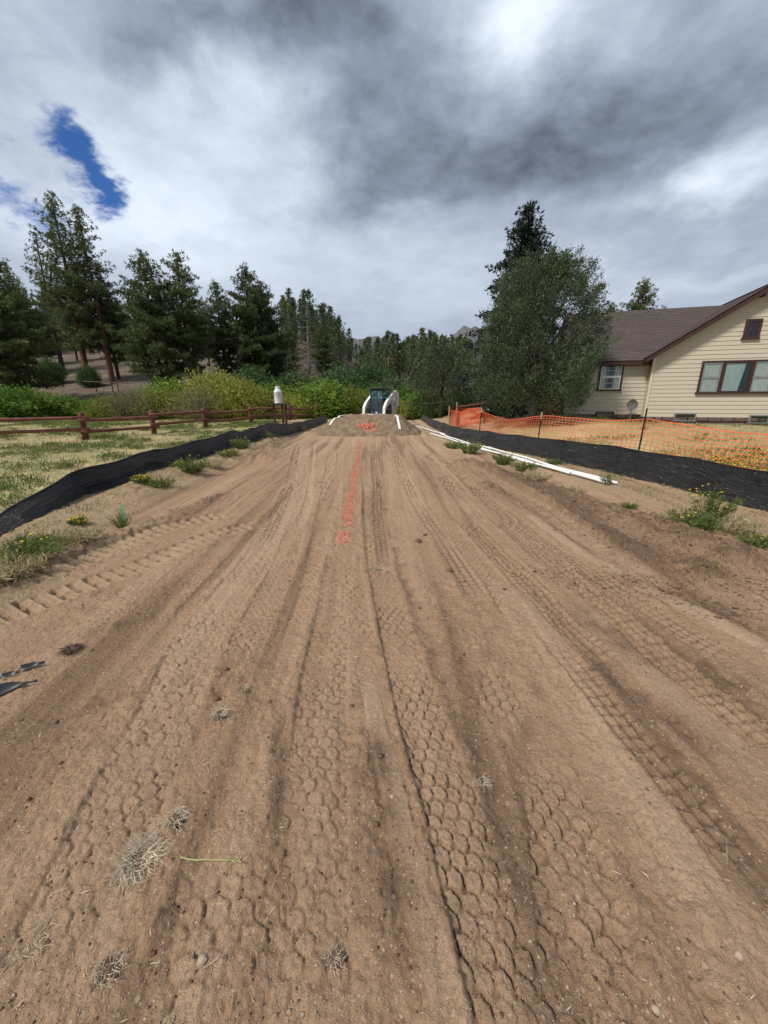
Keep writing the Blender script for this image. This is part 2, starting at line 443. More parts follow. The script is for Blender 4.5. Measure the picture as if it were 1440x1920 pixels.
def npmesh(name, v, f, attr=None, attr_name='rnd', smooth=False, uv=None):
    """fast mesh from numpy arrays; f is (n,3) or (n,4); attr per vertex float or rgb"""
    v = np.asarray(v, np.float32); f = np.asarray(f, np.int32); k = f.shape[1]
    me = bpy.data.meshes.new(name)
    me.vertices.add(len(v)); me.vertices.foreach_set('co', v.ravel())
    me.loops.add(f.size); me.loops.foreach_set('vertex_index', f.ravel())
    me.polygons.add(len(f)); me.polygons.foreach_set('loop_start', np.arange(0, f.size, k, dtype=np.int32))
    if smooth: me.polygons.foreach_set('use_smooth', np.ones(len(f), bool))
    me.update(calc_edges=True)
    if attr is not None:
        if attr.ndim == 1:
            a = me.attributes.new(attr_name, 'FLOAT', 'POINT'); a.data.foreach_set('value', attr.astype(np.float32))
        else:
            a = me.attributes.new(attr_name, 'FLOAT_COLOR', 'POINT')
            c = np.ones((len(v), 4), np.float32); c[:, :attr.shape[1]] = attr; a.data.foreach_set('color', c.ravel())
    if uv is not None:
        l = me.uv_layers.new(name='UVMap'); l.data.foreach_set('uv', uv[f.ravel()].astype(np.float32).ravel())
    return me


def grid_faces(nr, nc):
    i = np.arange(nr - 1)[:, None] * nc + np.arange(nc - 1)[None, :]
    i = i.ravel(); return np.stack([i, i + 1, i + 1 + nc, i + nc], 1)


# ---- numpy noise
def _h(ix, iy, seed):
    n = (ix.astype(np.int64) * 374761393 + iy.astype(np.int64) * 668265263 + seed * 1442695041) & 0xffffffff
    n = ((n ^ (n >> 13)) * 1274126177) & 0xffffffff
    n = (n ^ (n >> 16)) & 0xffffffff
    return n.astype(np.float64) / 4294967295.0


def vnoise(x, y, seed=0):
    ix = np.floor(x); iy = np.floor(y); fx = x - ix; fy = y - iy
    fx = fx * fx * fx * (fx * (fx * 6 - 15) + 10); fy = fy * fy * fy * (fy * (fy * 6 - 15) + 10)
    a = _h(ix, iy, seed); b = _h(ix + 1, iy, seed); c = _h(ix, iy + 1, seed); d = _h(ix + 1, iy + 1, seed)
    return (a + (b - a) * fx) * (1 - fy) + (c + (d - c) * fx) * fy


def fbm(x, y, sc, oct=4, seed=0, gain=.5):
    s = 0; a = 1; t = 0
    for k in range(oct):
        s = s + a * (vnoise(x * sc + 17.3 * k, y * sc - 9.1 * k, seed + k) - .5); t += a; a *= gain; sc *= 2.03
        x, y = x * .8 - y * .6, x * .6 + y * .8
    return s / t * 2


def sst(x, a, b):
    t = np.clip((x - a) / (b - a), 0, 1); return t * t * (3 - 2 * t)


# ------------------------------------------------------------------ large terrain
SR_Y = [-6, 3.5, 5.3, 8.9, 12.0, 14.5, 20, 28, 34]; SR_X = [5.9, 5.75, 5.6, 5.13, 4.3, 3.6, 3.0, 2.65, 2.4]
SL_Y = [-6, 2, 4.0, 6.2, 7.9, 9.9, 12.7, 15.1, 19, 24, 34]; SL_X = [-3.6, -3.9, -4.27, -5.05, -5.05, -5.15, -4.95, -4.8, -4.5, -4.1, -4.0]


def xr(Y): return np.interp(Y, SR_Y, SR_X)
def xl(Y): return np.interp(Y, SL_Y, SL_X)


def ground_h(X, Y):
    X = np.asarray(X, float); Y = np.asarray(Y, float)
    z = sst(Y, 16, 30) * .3
    z = z + sst(X - xr(Y), 0.1, 7) * (.55 + .42 * sst(Y, 13, 24) * (1 - sst(X, 9, 14)))
    wl = sst(-X, 4, 24)
    hl = np.clip(Y - 33, 0, 90); hl = .24 * hl * hl / (hl + 3)
    hc = np.clip(Y - 52, 0, 170); hc = .130 * hc * hc / (hc + 6)
    hr = np.clip(Y - 60, 0, 150) * .07
    wr = sst(X - .12 * Y, 5, 40)
    z = z + np.maximum(hl, hc) * wl + hc * (1 - wl) * (1 - wr) + hr * wr
    z = z + fbm(X, Y, .06, 4, 5) * .9 * sst(Y, 32, 70) + fbm(X, Y, .5, 3, 9) * .06 * sst(np.hypot(X, Y), 8, 20)
    return z


def hz(x, y): return float(ground_h(np.array([x]), np.array([y]))[0])


# ------------------------------------------------------------------ the worked dirt: wheel ruts, lugs, berms
def smooth_poly(pts, n=10):
    p = np.array(pts, float); P = np.vstack([2 * p[0] - p[1], p, 2 * p[-1] - p[-2]]); out = []
    for i in range(1, len(P) - 2):
        for t in np.linspace(0, 1, n, endpoint=False):
            a, b, c, d = P[i - 1], P[i], P[i + 1], P[i + 2]
            out.append(.5 * ((2 * b) + (c - a) * t + (2 * a - 5 * b + 4 * c - d) * t * t + (3 * b - a - 3 * c + d) * t ** 3))
    out.append(p[-1]); return np.array(out)


def along(X, Y, poly, maxd):
    """signed offset and run length of points beside a polyline; index of points near it"""
    x0, y0 = poly.min(0) - maxd; x1, y1 = poly.max(0) + maxd
    idx = np.nonzero((X > x0) & (X < x1) & (Y > y0) & (Y < y1))[0]
    x = X[idx]; y = Y[idx]; best = np.full(len(idx), 1e9); U = np.zeros(len(idx)); Sx = np.zeros(len(idx)); E = np.zeros(len(idx))
    s0 = 0; L = np.hypot(*np.diff(poly, axis=0).T).sum(); ns = len(poly) - 1
    for i in range(ns):
        a = poly[i]; d = poly[i + 1] - a; l = math.hypot(*d)
        if l < 1e-6: continue
        d = d / l; rx = x - a[0]; ry = y - a[1]
        tt = rx * d[0] + ry * d[1]
        t = np.clip(tt, 0, l); px = rx - t * d[0]; py = ry - t * d[1]; q = px * px + py * py
        m_ = q < best
        best[m_] = q[m_]; U[m_] = (rx * d[1] - ry * d[0])[m_]; Sx[m_] = (s0 + t)[m_]
        s0 += l
    dist = np.sqrt(best); k = dist < maxd
    fade = sst(Sx, 0, .35) * sst(L - Sx, 0, .35)
    return idx[k], np.where(U[k] < 0, -1, 1) * dist[k], Sx[k], fade[k]


def hexcell(u, s):
    """hexagonal cells of unit width: distance to the border 0..0.5 and a random number per cell"""
    r3 = math.sqrt(3)
    ax = np.mod(u, 1) - .5; ay = np.mod(s, r3) - r3 / 2
    bx = np.mod(u - .5, 1) - .5; by = np.mod(s - r3 / 2, r3) - r3 / 2
    k = (ax * ax + ay * ay) < (bx * bx + by * by)
    x = np.where(k, ax, bx); y = np.where(k, ay, by)
    cid = _h(np.round((u - x) * 2), np.round((s - y) * 3), 3)
    ax_, ay_ = np.abs(x), np.abs(y)
    return .5 - np.maximum(ax_, ax_ * .5 + ay_ * r3 / 2), cid, x, y


def G(*px): return [g(u, v) for u, v in px]


TR = [  # points in the photo laid on the ground, width m, pattern, cell m, rut depth, lug depth, edge berm, compaction
    dict(p=G((572, 828), (566, 870), (550, 930), (508, 1000), (476, 1060), (436, 1110), (372, 1200), (325, 1310), (262, 1440), (205, 1560), (120, 1760), (60, 1900), (0, 2080)), w=.34, wb=.95, k='hex', c=.078, d=0.013, l=0.0115, b=.008, q=.55),
    dict(p=G((582, 860), (572, 930), (552, 1000), (522, 1080), (480, 1170), (440, 1260)), w=.26, k='hex', wb=1.05, c=.055, d=0.0130, l=0.0170, b=.006, q=.35),
    dict(p=G((622, 850), (612, 940), (600, 1030), (585, 1110), (560, 1200)), w=.26, k='hex', wb=1.0, c=.058, d=0.0130, l=0.0170, b=.006, q=.2),
    dict(p=G((690, 900), (700, 980), (716, 1070), (742, 1170), (768, 1260), (790, 1340), (815, 1420), (850, 1510), (880, 1620), (915, 1740), (965, 1900), (1035, 2080)), w=.26, wb=.95, k='hexl', c=.072, d=0.024, l=0.0205, b=.016, q=.25),
    dict(p=G((955, 1235), (945, 1290), (938, 1350), (925, 1410)), w=.24, k='hex', wb=1.0, c=.070, d=0.012, l=0.0170, b=.005, q=.3),
    dict(p=G((1035, 1390), (1050, 1480), (1068, 1580), (1090, 1700), (1120, 1900), (1150, 2080)), w=.29, wb=.95, k='hex', c=.070, d=0.020, l=0.0195, b=.014, q=.2),
    dict(p=G((868, 970), (930, 1035), (1000, 1105), (1090, 1195), (1180, 1270)), w=.27, k='lug', wb=1.0, c=.062, d=0.0239, l=0.0400, b=.014, q=.15),
    dict(p=G((925, 965), (1010, 1030), (1090, 1100), (1180, 1170), (1290, 1260), (1400, 1350), (1500, 1430)), w=.27, k='lug', wb=1.0, c=.062, d=0.0299, l=0.0458, b=.018, q=.1),
    dict(p=G((830, 975), (880, 1035), (935, 1105), (985, 1180)), w=.24, k='hex', c=.06, d=0.0104, l=0.0158, b=.005, q=.25),
    dict(p=G((985, 960), (1100, 1040), (1210, 1105), (1330, 1160), (1500, 1250)), w=.16, k='none', c=.06, d=-.012, l=0, b=0, q=.95),
    dict(p=G((1070, 1120), (1180, 1230), (1300, 1340), (1430, 1470), (1540, 1580)), w=.20, k='none', c=.06, d=-.010, l=0, b=0, q=.5),
    dict(p=G((870, 870), (960, 925), (1060, 985), (1170, 1045)), w=.40, k='bar', c=.13, d=0.0156, l=0.0280, b=.012, q=.3),
    dict(p=G((500, 975), (400, 1005), (290, 1050), (170, 1095), (20, 1150), (-80, 1190)), w=.34, k='bar', c=.125, d=0.0065, l=0.0385, b=.012, q=.3),
    dict(p=G((440, 960), (330, 985), (230, 1022), (120, 1065), (0, 1110)), w=.34, k='bar', c=.125, d=0.0065, l=0.0385, b=.012, q=.3),
    dict(p=G((640, 1030), (628, 1140), (612, 1250), (600, 1400), (585, 1560), (570, 1700), (560, 1900), (552, 2080)), w=.30, k='hex', c=.066, d=.018, l=.0085, b=.010, q=.05),
    dict(p=G((440, 1520), (425, 1650), (415, 1800), (400, 1920), (388, 2080)), w=.36, k='hex', c=.080, wb=.45, d=0.0130, l=0.0110, b=.006, q=.15),
    dict(p=G((690, 1250), (712, 1380), (742, 1500), (762, 1620), (800, 1760), (840, 1900), (890, 2080)), w=.10, k='none', c=.1, d=-.010, l=0, b=0, q=.85),
    dict(p=G((975, 1100), (1060, 1230), (1150, 1380), (1240, 1530), (1330, 1680), (1420, 1850)), w=.16, k='none', c=.1, d=-.012, l=0, b=0, q=.5),
    dict(p=G((1020, 1180), (1110, 1290), (1230, 1430), (1350, 1570), (1480, 1720)), w=.18, k='lug', wb=1.0, c=.062, d=0.0149, l=0.0229, b=.008, q=.2),
    dict(p=G((590, 830), (582, 900), (560, 1000)), w=.10, k='none', c=.1, d=0.0182, l=0, b=.006, q=.6),
    dict(p=G((735, 830), (760, 900), (800, 970), (850, 1050), (900, 1130)), w=.22, k='lug', c=.07, d=0.0104, l=0.0210, b=.006, q=.25),
    dict(p=G((660, 1040), (672, 1150), (690, 1230)), w=.20, k='hex', c=.07, d=0.0104, l=0.0175, b=.006, q=.25),
    dict(p=G((560, 830), (545, 900), (515, 980), (480, 1040)), w=.22, wb=1.0, k='lug', c=.06, d=.012, l=.016, b=.008, q=.4),
    dict(p=G((640, 840), (632, 900), (622, 980), (610, 1050)), w=.22, wb=1.0, k='hex', c=.055, d=.010, l=.014, b=.006, q=.3),
    dict(p=G((700, 830), (705, 900), (712, 980), (722, 1060)), w=.20, wb=1.0, k='lug', c=.06, d=.010, l=.014, b=.006, q=.4),
    dict(p=G((830, 860), (905, 930), (1000, 1000), (1120, 1080), (1260, 1170), (1420, 1260)), w=.25, wb=1.0, k='lug', c=.062, d=.018, l=.022, b=.012, q=.2),
    dict(p=G((800, 850), (850, 920), (905, 975)), w=.25, k='lug', c=.07, d=0.0130, l=0.0263, b=.008, q=.35),
]
# grooves and shovelled edges: points, half-width m, height m, dark
RIDGE = [
    (G((742, 1040), (775, 1140), (812, 1240), (850, 1340), (890, 1440), (925, 1560), (970, 1700), (1010, 1850)), .06, -.020, .45),
    (G((655, 1290), (652, 1400), (660, 1520), (668, 1650), (690, 1800), (705, 1920)), .05, -.022, .5),
    (G((527, 1290), (528, 1430), (525, 1560), (530, 1700), (540, 1900)), .035, -.028, .7),
    (G((700, 1330), (722, 1480), (745, 1640), (775, 1780), (800, 1920)), .055, -.020, .9),
    (G((985, 1300), (982, 1400), (1000, 1500), (1030, 1620), (1060, 1780)), .045, -.026, .6),
    (G((1000, 1010), (1090, 1085), (1190, 1165), (1300, 1255), (1420, 1350)), .05, -.030, .6),
    (G((1060, 1180), (1190, 1290), (1330, 1400), (1500, 1530)), .05, -.026, .55),
    (G((1130, 1340), (1250, 1480), (1370, 1630), (1480, 1780)), .05, -.022, .5),
    (G((1150, 1570), (1230, 1700), (1300, 1830)), .04, -.018, .5),
    (G((1010, 1115), (1130, 1180), (1260, 1240), (1400, 1290), (1520, 1340)), .14, -.030, .75),
    (G((862, 868), (960, 905), (1060, 945), (1180, 985), (1300, 1030), (1460, 1090)), .32, .16, 1.0),
    (G((900, 905), (1000, 950), (1120, 1005), (1260, 1060), (1420, 1110)), .20, .05, 1.0),
    (G((1010, 1075), (1130, 1085), (1260, 1110), (1440, 1160)), .15, -.02, .6),
    (G((0, 1100), (120, 1045), (240, 1000), (340, 965), (430, 925)), .12, .045, .35),
    (G((480, 868), (505, 830), (520, 815)), .45, .16, .2),
    (G((0, 1395), (170, 1330), (330, 1275), (500, 1220)), .025, -.010, .3),
    (G((0, 1240), (150, 1190), (300, 1150), (420, 1110)), .05, .014, .2),
    (G((230, 950), (300, 905), (380, 880), (460, 845)), .28, .10, .1),
]
for t in TR: t['poly'] = smooth_poly(t['p'])
RIDGE = [(smooth_poly(p), a, b, c) for p, a, b, c in RIDGE]
MOUND_Y0, MOUND_CX = 18.0, -0.75


def road_h(X, Y):
    """height of the worked ground and its look: compacted, dark (damp soil plus shade painted into the tread), dry"""
    sh = X.shape; X = X.ravel().astype(float); Y = Y.ravel().astype(float)
    z = ground_h(X, Y); n = len(X)
    comp = np.zeros(n); dark = np.zeros(n); pat = np.zeros(n)
    wob_x = X + fbm(X, Y, .9, 3, 21) * .022; wob_y = Y + fbm(X, Y, 1.1, 3, 33) * .03
    near = sst(-Y, -9, -4)
    loose = fbm(X, Y, 2.2, 4, 41); crumb = fbm(X, Y, 11, 4, 51, .62); grit = fbm(X, Y, 48, 3, 61, .6)
    # long drag lines following the drive direction
    fan = X + .035 * (Y - 3) * sst(-X, -1, 1) + fbm(X, Y, .35, 2, 72) * .05
    streak = fbm(fan * 3.6, Y * .13, 1.0, 4, 71, .6)
    z += loose * .015 + streak * .024
    smooth = np.zeros(n)
    zt = np.zeros(n)
    for i, (p, hw, hh, dk) in enumerate(RIDGE):
        idx, u, s, f = along(wob_x, wob_y, p, hw * 3)
        gq = np.exp(-.5 * (u / hw) ** 2) * f; lump = 1 + fbm(s, u, 3.0, 3, 300 + i) * .7
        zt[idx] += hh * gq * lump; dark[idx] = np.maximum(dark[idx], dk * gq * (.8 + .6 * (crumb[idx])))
        if hh > .02: zt[idx] += gq * np.abs(crumb[idx]) * .075
        elif hh < 0:
            side = np.exp(-.5 * ((np.abs(u) - hw * 1.9) / (hw * .6)) ** 2) * f
            zt[idx] += side * -hh * .25
    for i, t in enumerate(TR):
        hw = t['w'] / 2; idx, u, s, f = along(wob_x, wob_y, t['poly'], hw * 1.9)
        c = t['c']; au = np.abs(u)
        inside = sst(hw * 1.04 - au, 0, hw * .16) * f
        wear = np.clip(t.get('wb', .85) + 1.1 * fbm(X[idx], Y[idx], 1.4, 3, 100 + i), 0, 1)
        # loose soil is pressed flat: remove what was there and lay the track
        zt[idx] = zt[idx] * (1 - inside * .8)
        zt[idx] -= t['d'] * inside
        if t['b']: zt[idx] += t['b'] * np.exp(-.5 * ((au - hw * 1.18) / (hw * .2)) ** 2) * f * (.8 + crumb[idx]) * np.clip(.7 + 1.6 * fbm(s, np.sign(u) * 3, .8, 3, 160 + i), 0, 1.4)
        if t['k'] in ('hex', 'hexl'):
            su = 1.0 if t['k'] == 'hex' else .8; wq = fbm(X[idx], Y[idx], 5.5, 2, 140 + i) * .22; e, cid, cx, cy = hexcell(u / (c * su) + wq, s / c + .25 * u / c + wq * .8)
            jag = crumb[idx] * .09 + grit[idx] * .05
            rr_ = np.hypot(cx, cy) + 1e-4; side = np.clip(.5 - .75 * (cx * .80 + cy * .60) / rr_ * sst(rr_, .1, .35), 0, 1)   # deep on one side only, shaped to give one-sided shadows
            side = .18 + .82 * side
            plate = 1 - (1 - sst(e + jag, .0, .17)) * side
            heap = np.exp(-((e - .20) / .09) ** 2) * side
            lug = plate + .28 * heap * (.5 + cid) + .30 * (cx * .8 + cy * .6) + (cid - .5) * .35
            patch = np.clip(wear * (.75 + 1.0 * sst(fbm(X[idx], Y[idx], 7.0, 3, 180 + i), -.35, .35)) * .80, 0, 1)
            zt[idx] += t['l'] * 1.15 * (lug - .75) * inside * patch
            dark[idx] = np.maximum(dark[idx] * (1 - inside * .6), (1 - plate) * .60 * inside * patch)  # shadow side of each cell is painted darker too
        elif t['k'] == 'lug':
            uu = u / c; row = np.floor(uu); fu = uu - row; ss = s / c * .9 + .5 * np.mod(row, 2) + uu * .35
            fs = ss - np.floor(ss); cid = _h(row, np.floor(ss), 8)
            ed = np.minimum(np.minimum(fu, 1 - fu) * 1.3, np.minimum(fs, 1 - fs)) + crumb[idx] * .05
            plate = sst(ed, .04, .20)
            zt[idx] += t['l'] * (plate * (.7 + .6 * cid) - plate * fs * .6 - .4) * inside * wear
            dark[idx] = np.maximum(dark[idx] * (1 - inside * .6), (1 - plate) * .95 * inside * wear)  # shade between the lug prints put into the soil colour
        elif t['k'] == 'bar':
            fs = np.mod(s / c + .06 * np.sin(u * 9), 1); cid = _h(np.floor(s / c), np.floor(s * 0), 9)
            plate = sst(np.minimum(fs, 1 - fs) + crumb[idx] * .03, .10, .24)
            mid = sst(au, hw * .06, hw * .16)
            zt[idx] -= t['l'] * (1 - plate) * mid * inside * wear * (.6 + .8 * cid)
            zt[idx] += t['l'] * .3 * np.exp(-((fs - .3) / .09) ** 2) * inside * wear
            dark[idx] = np.maximum(dark[idx] * (1 - inside * .6), (1 - plate) * .45 * inside * wear * mid)  # bar slots coloured dark as painted shade
        smooth[idx] = np.maximum(smooth[idx], inside * (.45 + .4 * t['q']))
        comp[idx] = np.maximum(comp[idx], inside * t['q'] * (.7 + .6 * wear))
    z += zt
    rough = (1 - smooth * .8) * (.35 + .65 * sst(loose + .3 * streak, -.5, .35))
    z += crumb * .0165 * rough + grit * .0075 * (.30 + rough)
    comp = np.clip(comp + sst(streak, .05, .40) * .55 * (1 - dark) + sst(Y, 9, 16) * .45 * (1 - dark), 0, 1)
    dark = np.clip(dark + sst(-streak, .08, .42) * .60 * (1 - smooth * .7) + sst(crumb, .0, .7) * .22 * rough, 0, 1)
    # foot of both silt fences: low banks of undisturbed dry ground
    eL = X - xl(Y); eR = xr(Y) - X
    z += .07 * sst(-eL, -1.3, -.2) + .06 * sst(-eR, -.9, -.1)
    dry = .75 * sst(-eL + loose * .5, -1.7, -.7) * sst(-Y, -19, -15) + .75 * sst(-eR + loose * .5, -1.5, -.8) * sst(Y, 2, 4)
    dry = np.clip(dry, 0, .9) * (1 - dark * .7)
    return z.reshape(sh), comp.reshape(sh), dark.reshape(sh), dry.reshape(sh)


def rz_(x, y):
    return float(road_h(np.array([float(x)]), np.array([float(y)]))[0][0])


# rows get wider apart with distance
ys = [-1.0]
while ys[-1] < 31:
    y = ys[-1]; ys.append(y + (0.03 if y < .4 else max(.0075, y * y / 880)))
ys = np.array(ys); nc = 900
half = np.clip(1.4 + 1.07 * ys, 1.4, 6.4)
sx = np.linspace(-1, 1, nc); ctr = np.clip((xl(ys) + xr(ys)) / 2, -1.2, 1) * sst(ys, 4, 7)
PX = ctr[:, None] + half[:, None] * sx[None, :]; PY = np.repeat(ys[:, None], nc, 1)
PZ, pc, pd, pdr = road_h(PX, PY)
edge_fade = np.minimum(sst(1 - np.abs(sx), 0, .03)[None, :], np.minimum(sst(ys, -1, -.7), sst(31 - ys, 0, 1.5))[:, None])
PZ = PZ - .07 * (1 - edge_fade)
me = npmesh('dirt_road', np.stack([PX, PY, PZ], -1).reshape(-1, 3), grid_faces(len(ys), nc),
            np.stack([pc, pd, pdr], -1).reshape(-1, 3), 'soil', smooth=True)
link('dirt_road', me, 'soil', kind='structure')
print('road verts', len(me.vertices))

# coarse ground everywhere else
gy = np.concatenate([np.linspace(-40, -4, 13), np.linspace(-3, 36, 140), 36 * (1200 / 36) ** (np.linspace(0, 1, 130)[1:])])
gs = np.linspace(-1, 1, 241); gs = np.sign(gs) * np.abs(gs) ** 1.5
GX = gs[None, :] * (40 + 1.5 * np.abs(gy))[:, None]; GY = np.repeat(gy[:, None], 241, 1)
GZ = ground_h(GX, GY)
hw_ = np.interp(GY, ys, half); cc_ = np.interp(GY, ys, ctr)
inn = sst(hw_ - np.abs(GX - cc_), .15, .7) * sst(GY, -.9, -.4) * sst(31 - GY, .3, 2)
GZ = GZ - .35 * inn
GZ += (fbm(GX, GY, .02, 4, 77) * 14 * sst(GY, 160, 320))
dirtm = sst(np.minimum(GX - xl(GY), xr(GY) - GX), -.3, .4) * sst(34 - GY, 0, 4)
hillm = sst(GY, 34, 42)
me = npmesh('ground', np.stack([GX, GY, GZ], -1).reshape(-1, 3), grid_faces(len(gy), 241),
            np.stack([dirtm, hillm, 1 - dirtm], -1).reshape(-1, 3), 'cover', smooth=True)
link('ground', me, 'terrain', kind='structure')

# ------------------------------------------------------------------ far mountains
def mountain(name, u0, u1, peaks, Y, depth, label):
    us = np.linspace(u0, u1, 60); tops = np.interp(us, [p[0] for p in peaks], [p[1] for p in peaks])
    base = np.array([at(u, t, Y) for u, t in zip(us, tops)]); rows = []
    for k in range(26):
        f = k / 25; x = base[:, 0]; h = (base[:, 2] + 10) * (1 - abs(f - .5) * 2) ** .8
        y = Y + (f - .5) * depth
        h = h * (1 + fbm(x, np.full_like(x, y), .02, 5, 3) * .22 * (abs(f - .5) > .01)); rows.append(np.stack([x, np.full_like(x, y), h - 10], -1))
    me = npmesh(name, np.array(rows).reshape(-1, 3), grid_faces(26, 60)[:, ::-1])
    return tag(link(name, me, 'rock'), None, None, kind='structure')


mountain('mountain', 800, 960, [(800, 665), (838, 640), (852, 630), (868, 622), (890, 630), (930, 640), (960, 660)], 900, 300, '')
mountain('hill', 560, 740, [(560, 650), (600, 628), (640, 620), (680, 626), (740, 650)], 500, 160, '')
cx, cy, cz = at(622, 640, 470)
mb = MB()
for i, (ox, hgt, r_) in enumerate([(-5, 17, 4), (0, 21, 4.5), (6, 15, 4), (-1, 12, 8)]):
    mb.tube([(ox, 0, -14), (ox + .4, 0, hgt * .5), (ox, 0, hgt * .85), (ox + .3, 0, hgt)], [r_ * 1.6, r_ * 1.1, r_ * .9, r_ * .5], 9, wob=.35)
tag(mb.build('rock_tower', 'rock_near', loc=(cx, cy, cz)), 'small rocky crag rising above the far pine forest, left of centre', 'rock')


# ------------------------------------------------------------------ vegetation builders
def unit(v): return v / np.maximum(np.linalg.norm(v, axis=-1, keepdims=True), 1e-9)


def tris_at(pos, dirs, length, width, rg):
    """slender leaf triangles: base at pos, along dirs"""
    n = len(pos); r_ = unit(rg.normal(size=(n, 3))); side = unit(np.cross(dirs, r_)) * (width * .5)[:, None]
    tip = pos + dirs * length[:, None]
    mid = pos + dirs * (length * .45)[:, None]
    v = np.stack([pos, mid + side, tip, mid - side], 1).reshape(-1, 3)
    f = np.arange(n * 4).reshape(-1, 4)
    return v, f


class Wood:
    def __init__(s): s.mb = MB()
    def limb(s, pts, r0, r1, n=5):
        k = len(pts); s.mb.tube(pts, [r0 + (r1 - r0) * i / (k - 1) for i in range(k)], n, cap=False)


def conifer(name, H, seed, nb=90, base=.18, width=.24, tuft=.38, per=13, dens=1.0, droop=.1, up=.25, shape='pine', bark='bark_dark', leaf='pine', lean=0.0, tuft_step=.33, gaps=.0, top_r=.12, nw=.078, trunk_r=.016):
    rg = np.random.default_rng(seed); rd = random.Random(seed); wd = Wood()
    ph = rd.random() * 6; bend = lambda z: np.array([math.sin(z * .35 / H * 6 + ph) * .012 * H + lean * z, math.cos(z * .3 / H * 6 + ph) * .010 * H, z])
    wd.mb.tube([bend(z) for z in np.linspace(-.6, H * .98, 12)], [max(.015, H * trunk_r * (1.15 - z / H)) for z in np.linspace(-.6, H * .98, 12)], 8, cap=False)
    cen = []; out = []
    for i in range(nb):
        q = (i + rd.random()) / nb; q = q ** .9; z = H * (base + (1 - base) * q)
        if rd.random() < gaps and q < .85: continue
        if shape == 'pine': prof = (math.sin(min(1, q * 1.5 + .28) * math.pi * .5)) * (1 - q ** 1.35) ** .80 + .05
        elif shape == 'spruce': prof = (1 - q) ** .62 * .95 + .05
        else: prof = 1
        L = H * width * prof * rd.uniform(.55, 1.12); a = i * 2.39996 + rd.uniform(-.5, .5)
        o = bend(z); d = np.array([math.cos(a), math.sin(a), 0.]); rise = (up * (q * 1.3 - .15) + rd.uniform(-.12, .12))
        pts = []
        for t in np.linspace(0, 1, 5):
            pts.append(o + d * L * t + np.array([0, 0, L * (rise * t - droop * t * t * (1 if shape != 'pine' else -.6 * q + .6)) + (.12 * L * t ** 3 if shape == 'pine' else .10 * L * t ** 3)]))
        wd.limb(pts, max(.012, .018 * L + .01), .008, 4)
        m = max(2, int(L / tuft_step * dens)); pa = np.array(pts)
        start = .28 if shape == 'pine' else .10
        for t in np.linspace(start, 1, m):
            k = min(3, int(t * 4)); f = t * 4 - k; p = pa[k] * (1 - f) + pa[k + 1] * f
            spread = L * .32 * (1.15 - t) if shape == 'pine' else L * .30 * (1.08 - t)
            ns = max(1, int(spread / tuft_step * 2 * dens) + 1)
            for j in range(ns):
                off = rg.uniform(-1, 1) * spread; sd_ = np.array([-d[1], d[0], 0]) * off
                pz = rg.uniform(-.4, .6) * tuft * .8
                if shape == 'spruce': pz = -abs(off) * .25 + rg.uniform(-.7, .15) * tuft
                cen.append(p + sd_ + np.array([0, 0, pz])); out.append(unit(d * .7 + sd_ / (spread + .01) * .5 + np.array([0, 0, .55 if shape == 'pine' else -.05])))
    for k in range(7):
        cen.append(bend(H * (.985 - .02 * k)) + rg.normal(size=3) * top_r * .5); out.append(np.array([0, 0, 1.]))
    cen = np.array(cen); out = np.array(out); nt = len(cen)
    pos = np.repeat(cen, per, 0); od = np.repeat(out, per, 0)
    dirs = unit(rg.normal(size=(nt * per, 3)) * .75 + od * .75)
    ts = np.repeat(rg.uniform(.7, 1.25, nt), per) * tuft
    v, f = tris_at(pos + dirs * (ts * .12)[:, None], dirs, ts * rg.uniform(.7, 1.1, nt * per), nw * np.ones(nt * per) * rg.uniform(.7, 1.4, nt * per), rg)
    at_ = np.repeat(np.repeat(rg.random(nt), per) * .7 + rg.random(nt * per) * .3, 4)
    crown = npmesh(name + '_crown', v, f, at_)
    crown.materials.append(M[leaf])
    tm = bpy.data.meshes.new(name + '_trunk'); tm.from_pydata(wd.mb.v, [], wd.mb.f); tm.materials.append(M[bark])
    tm.polygons.foreach_set('use_smooth', [True] * len(tm.polygons))
    return dict(trunk=tm, crown=crown, H=H)


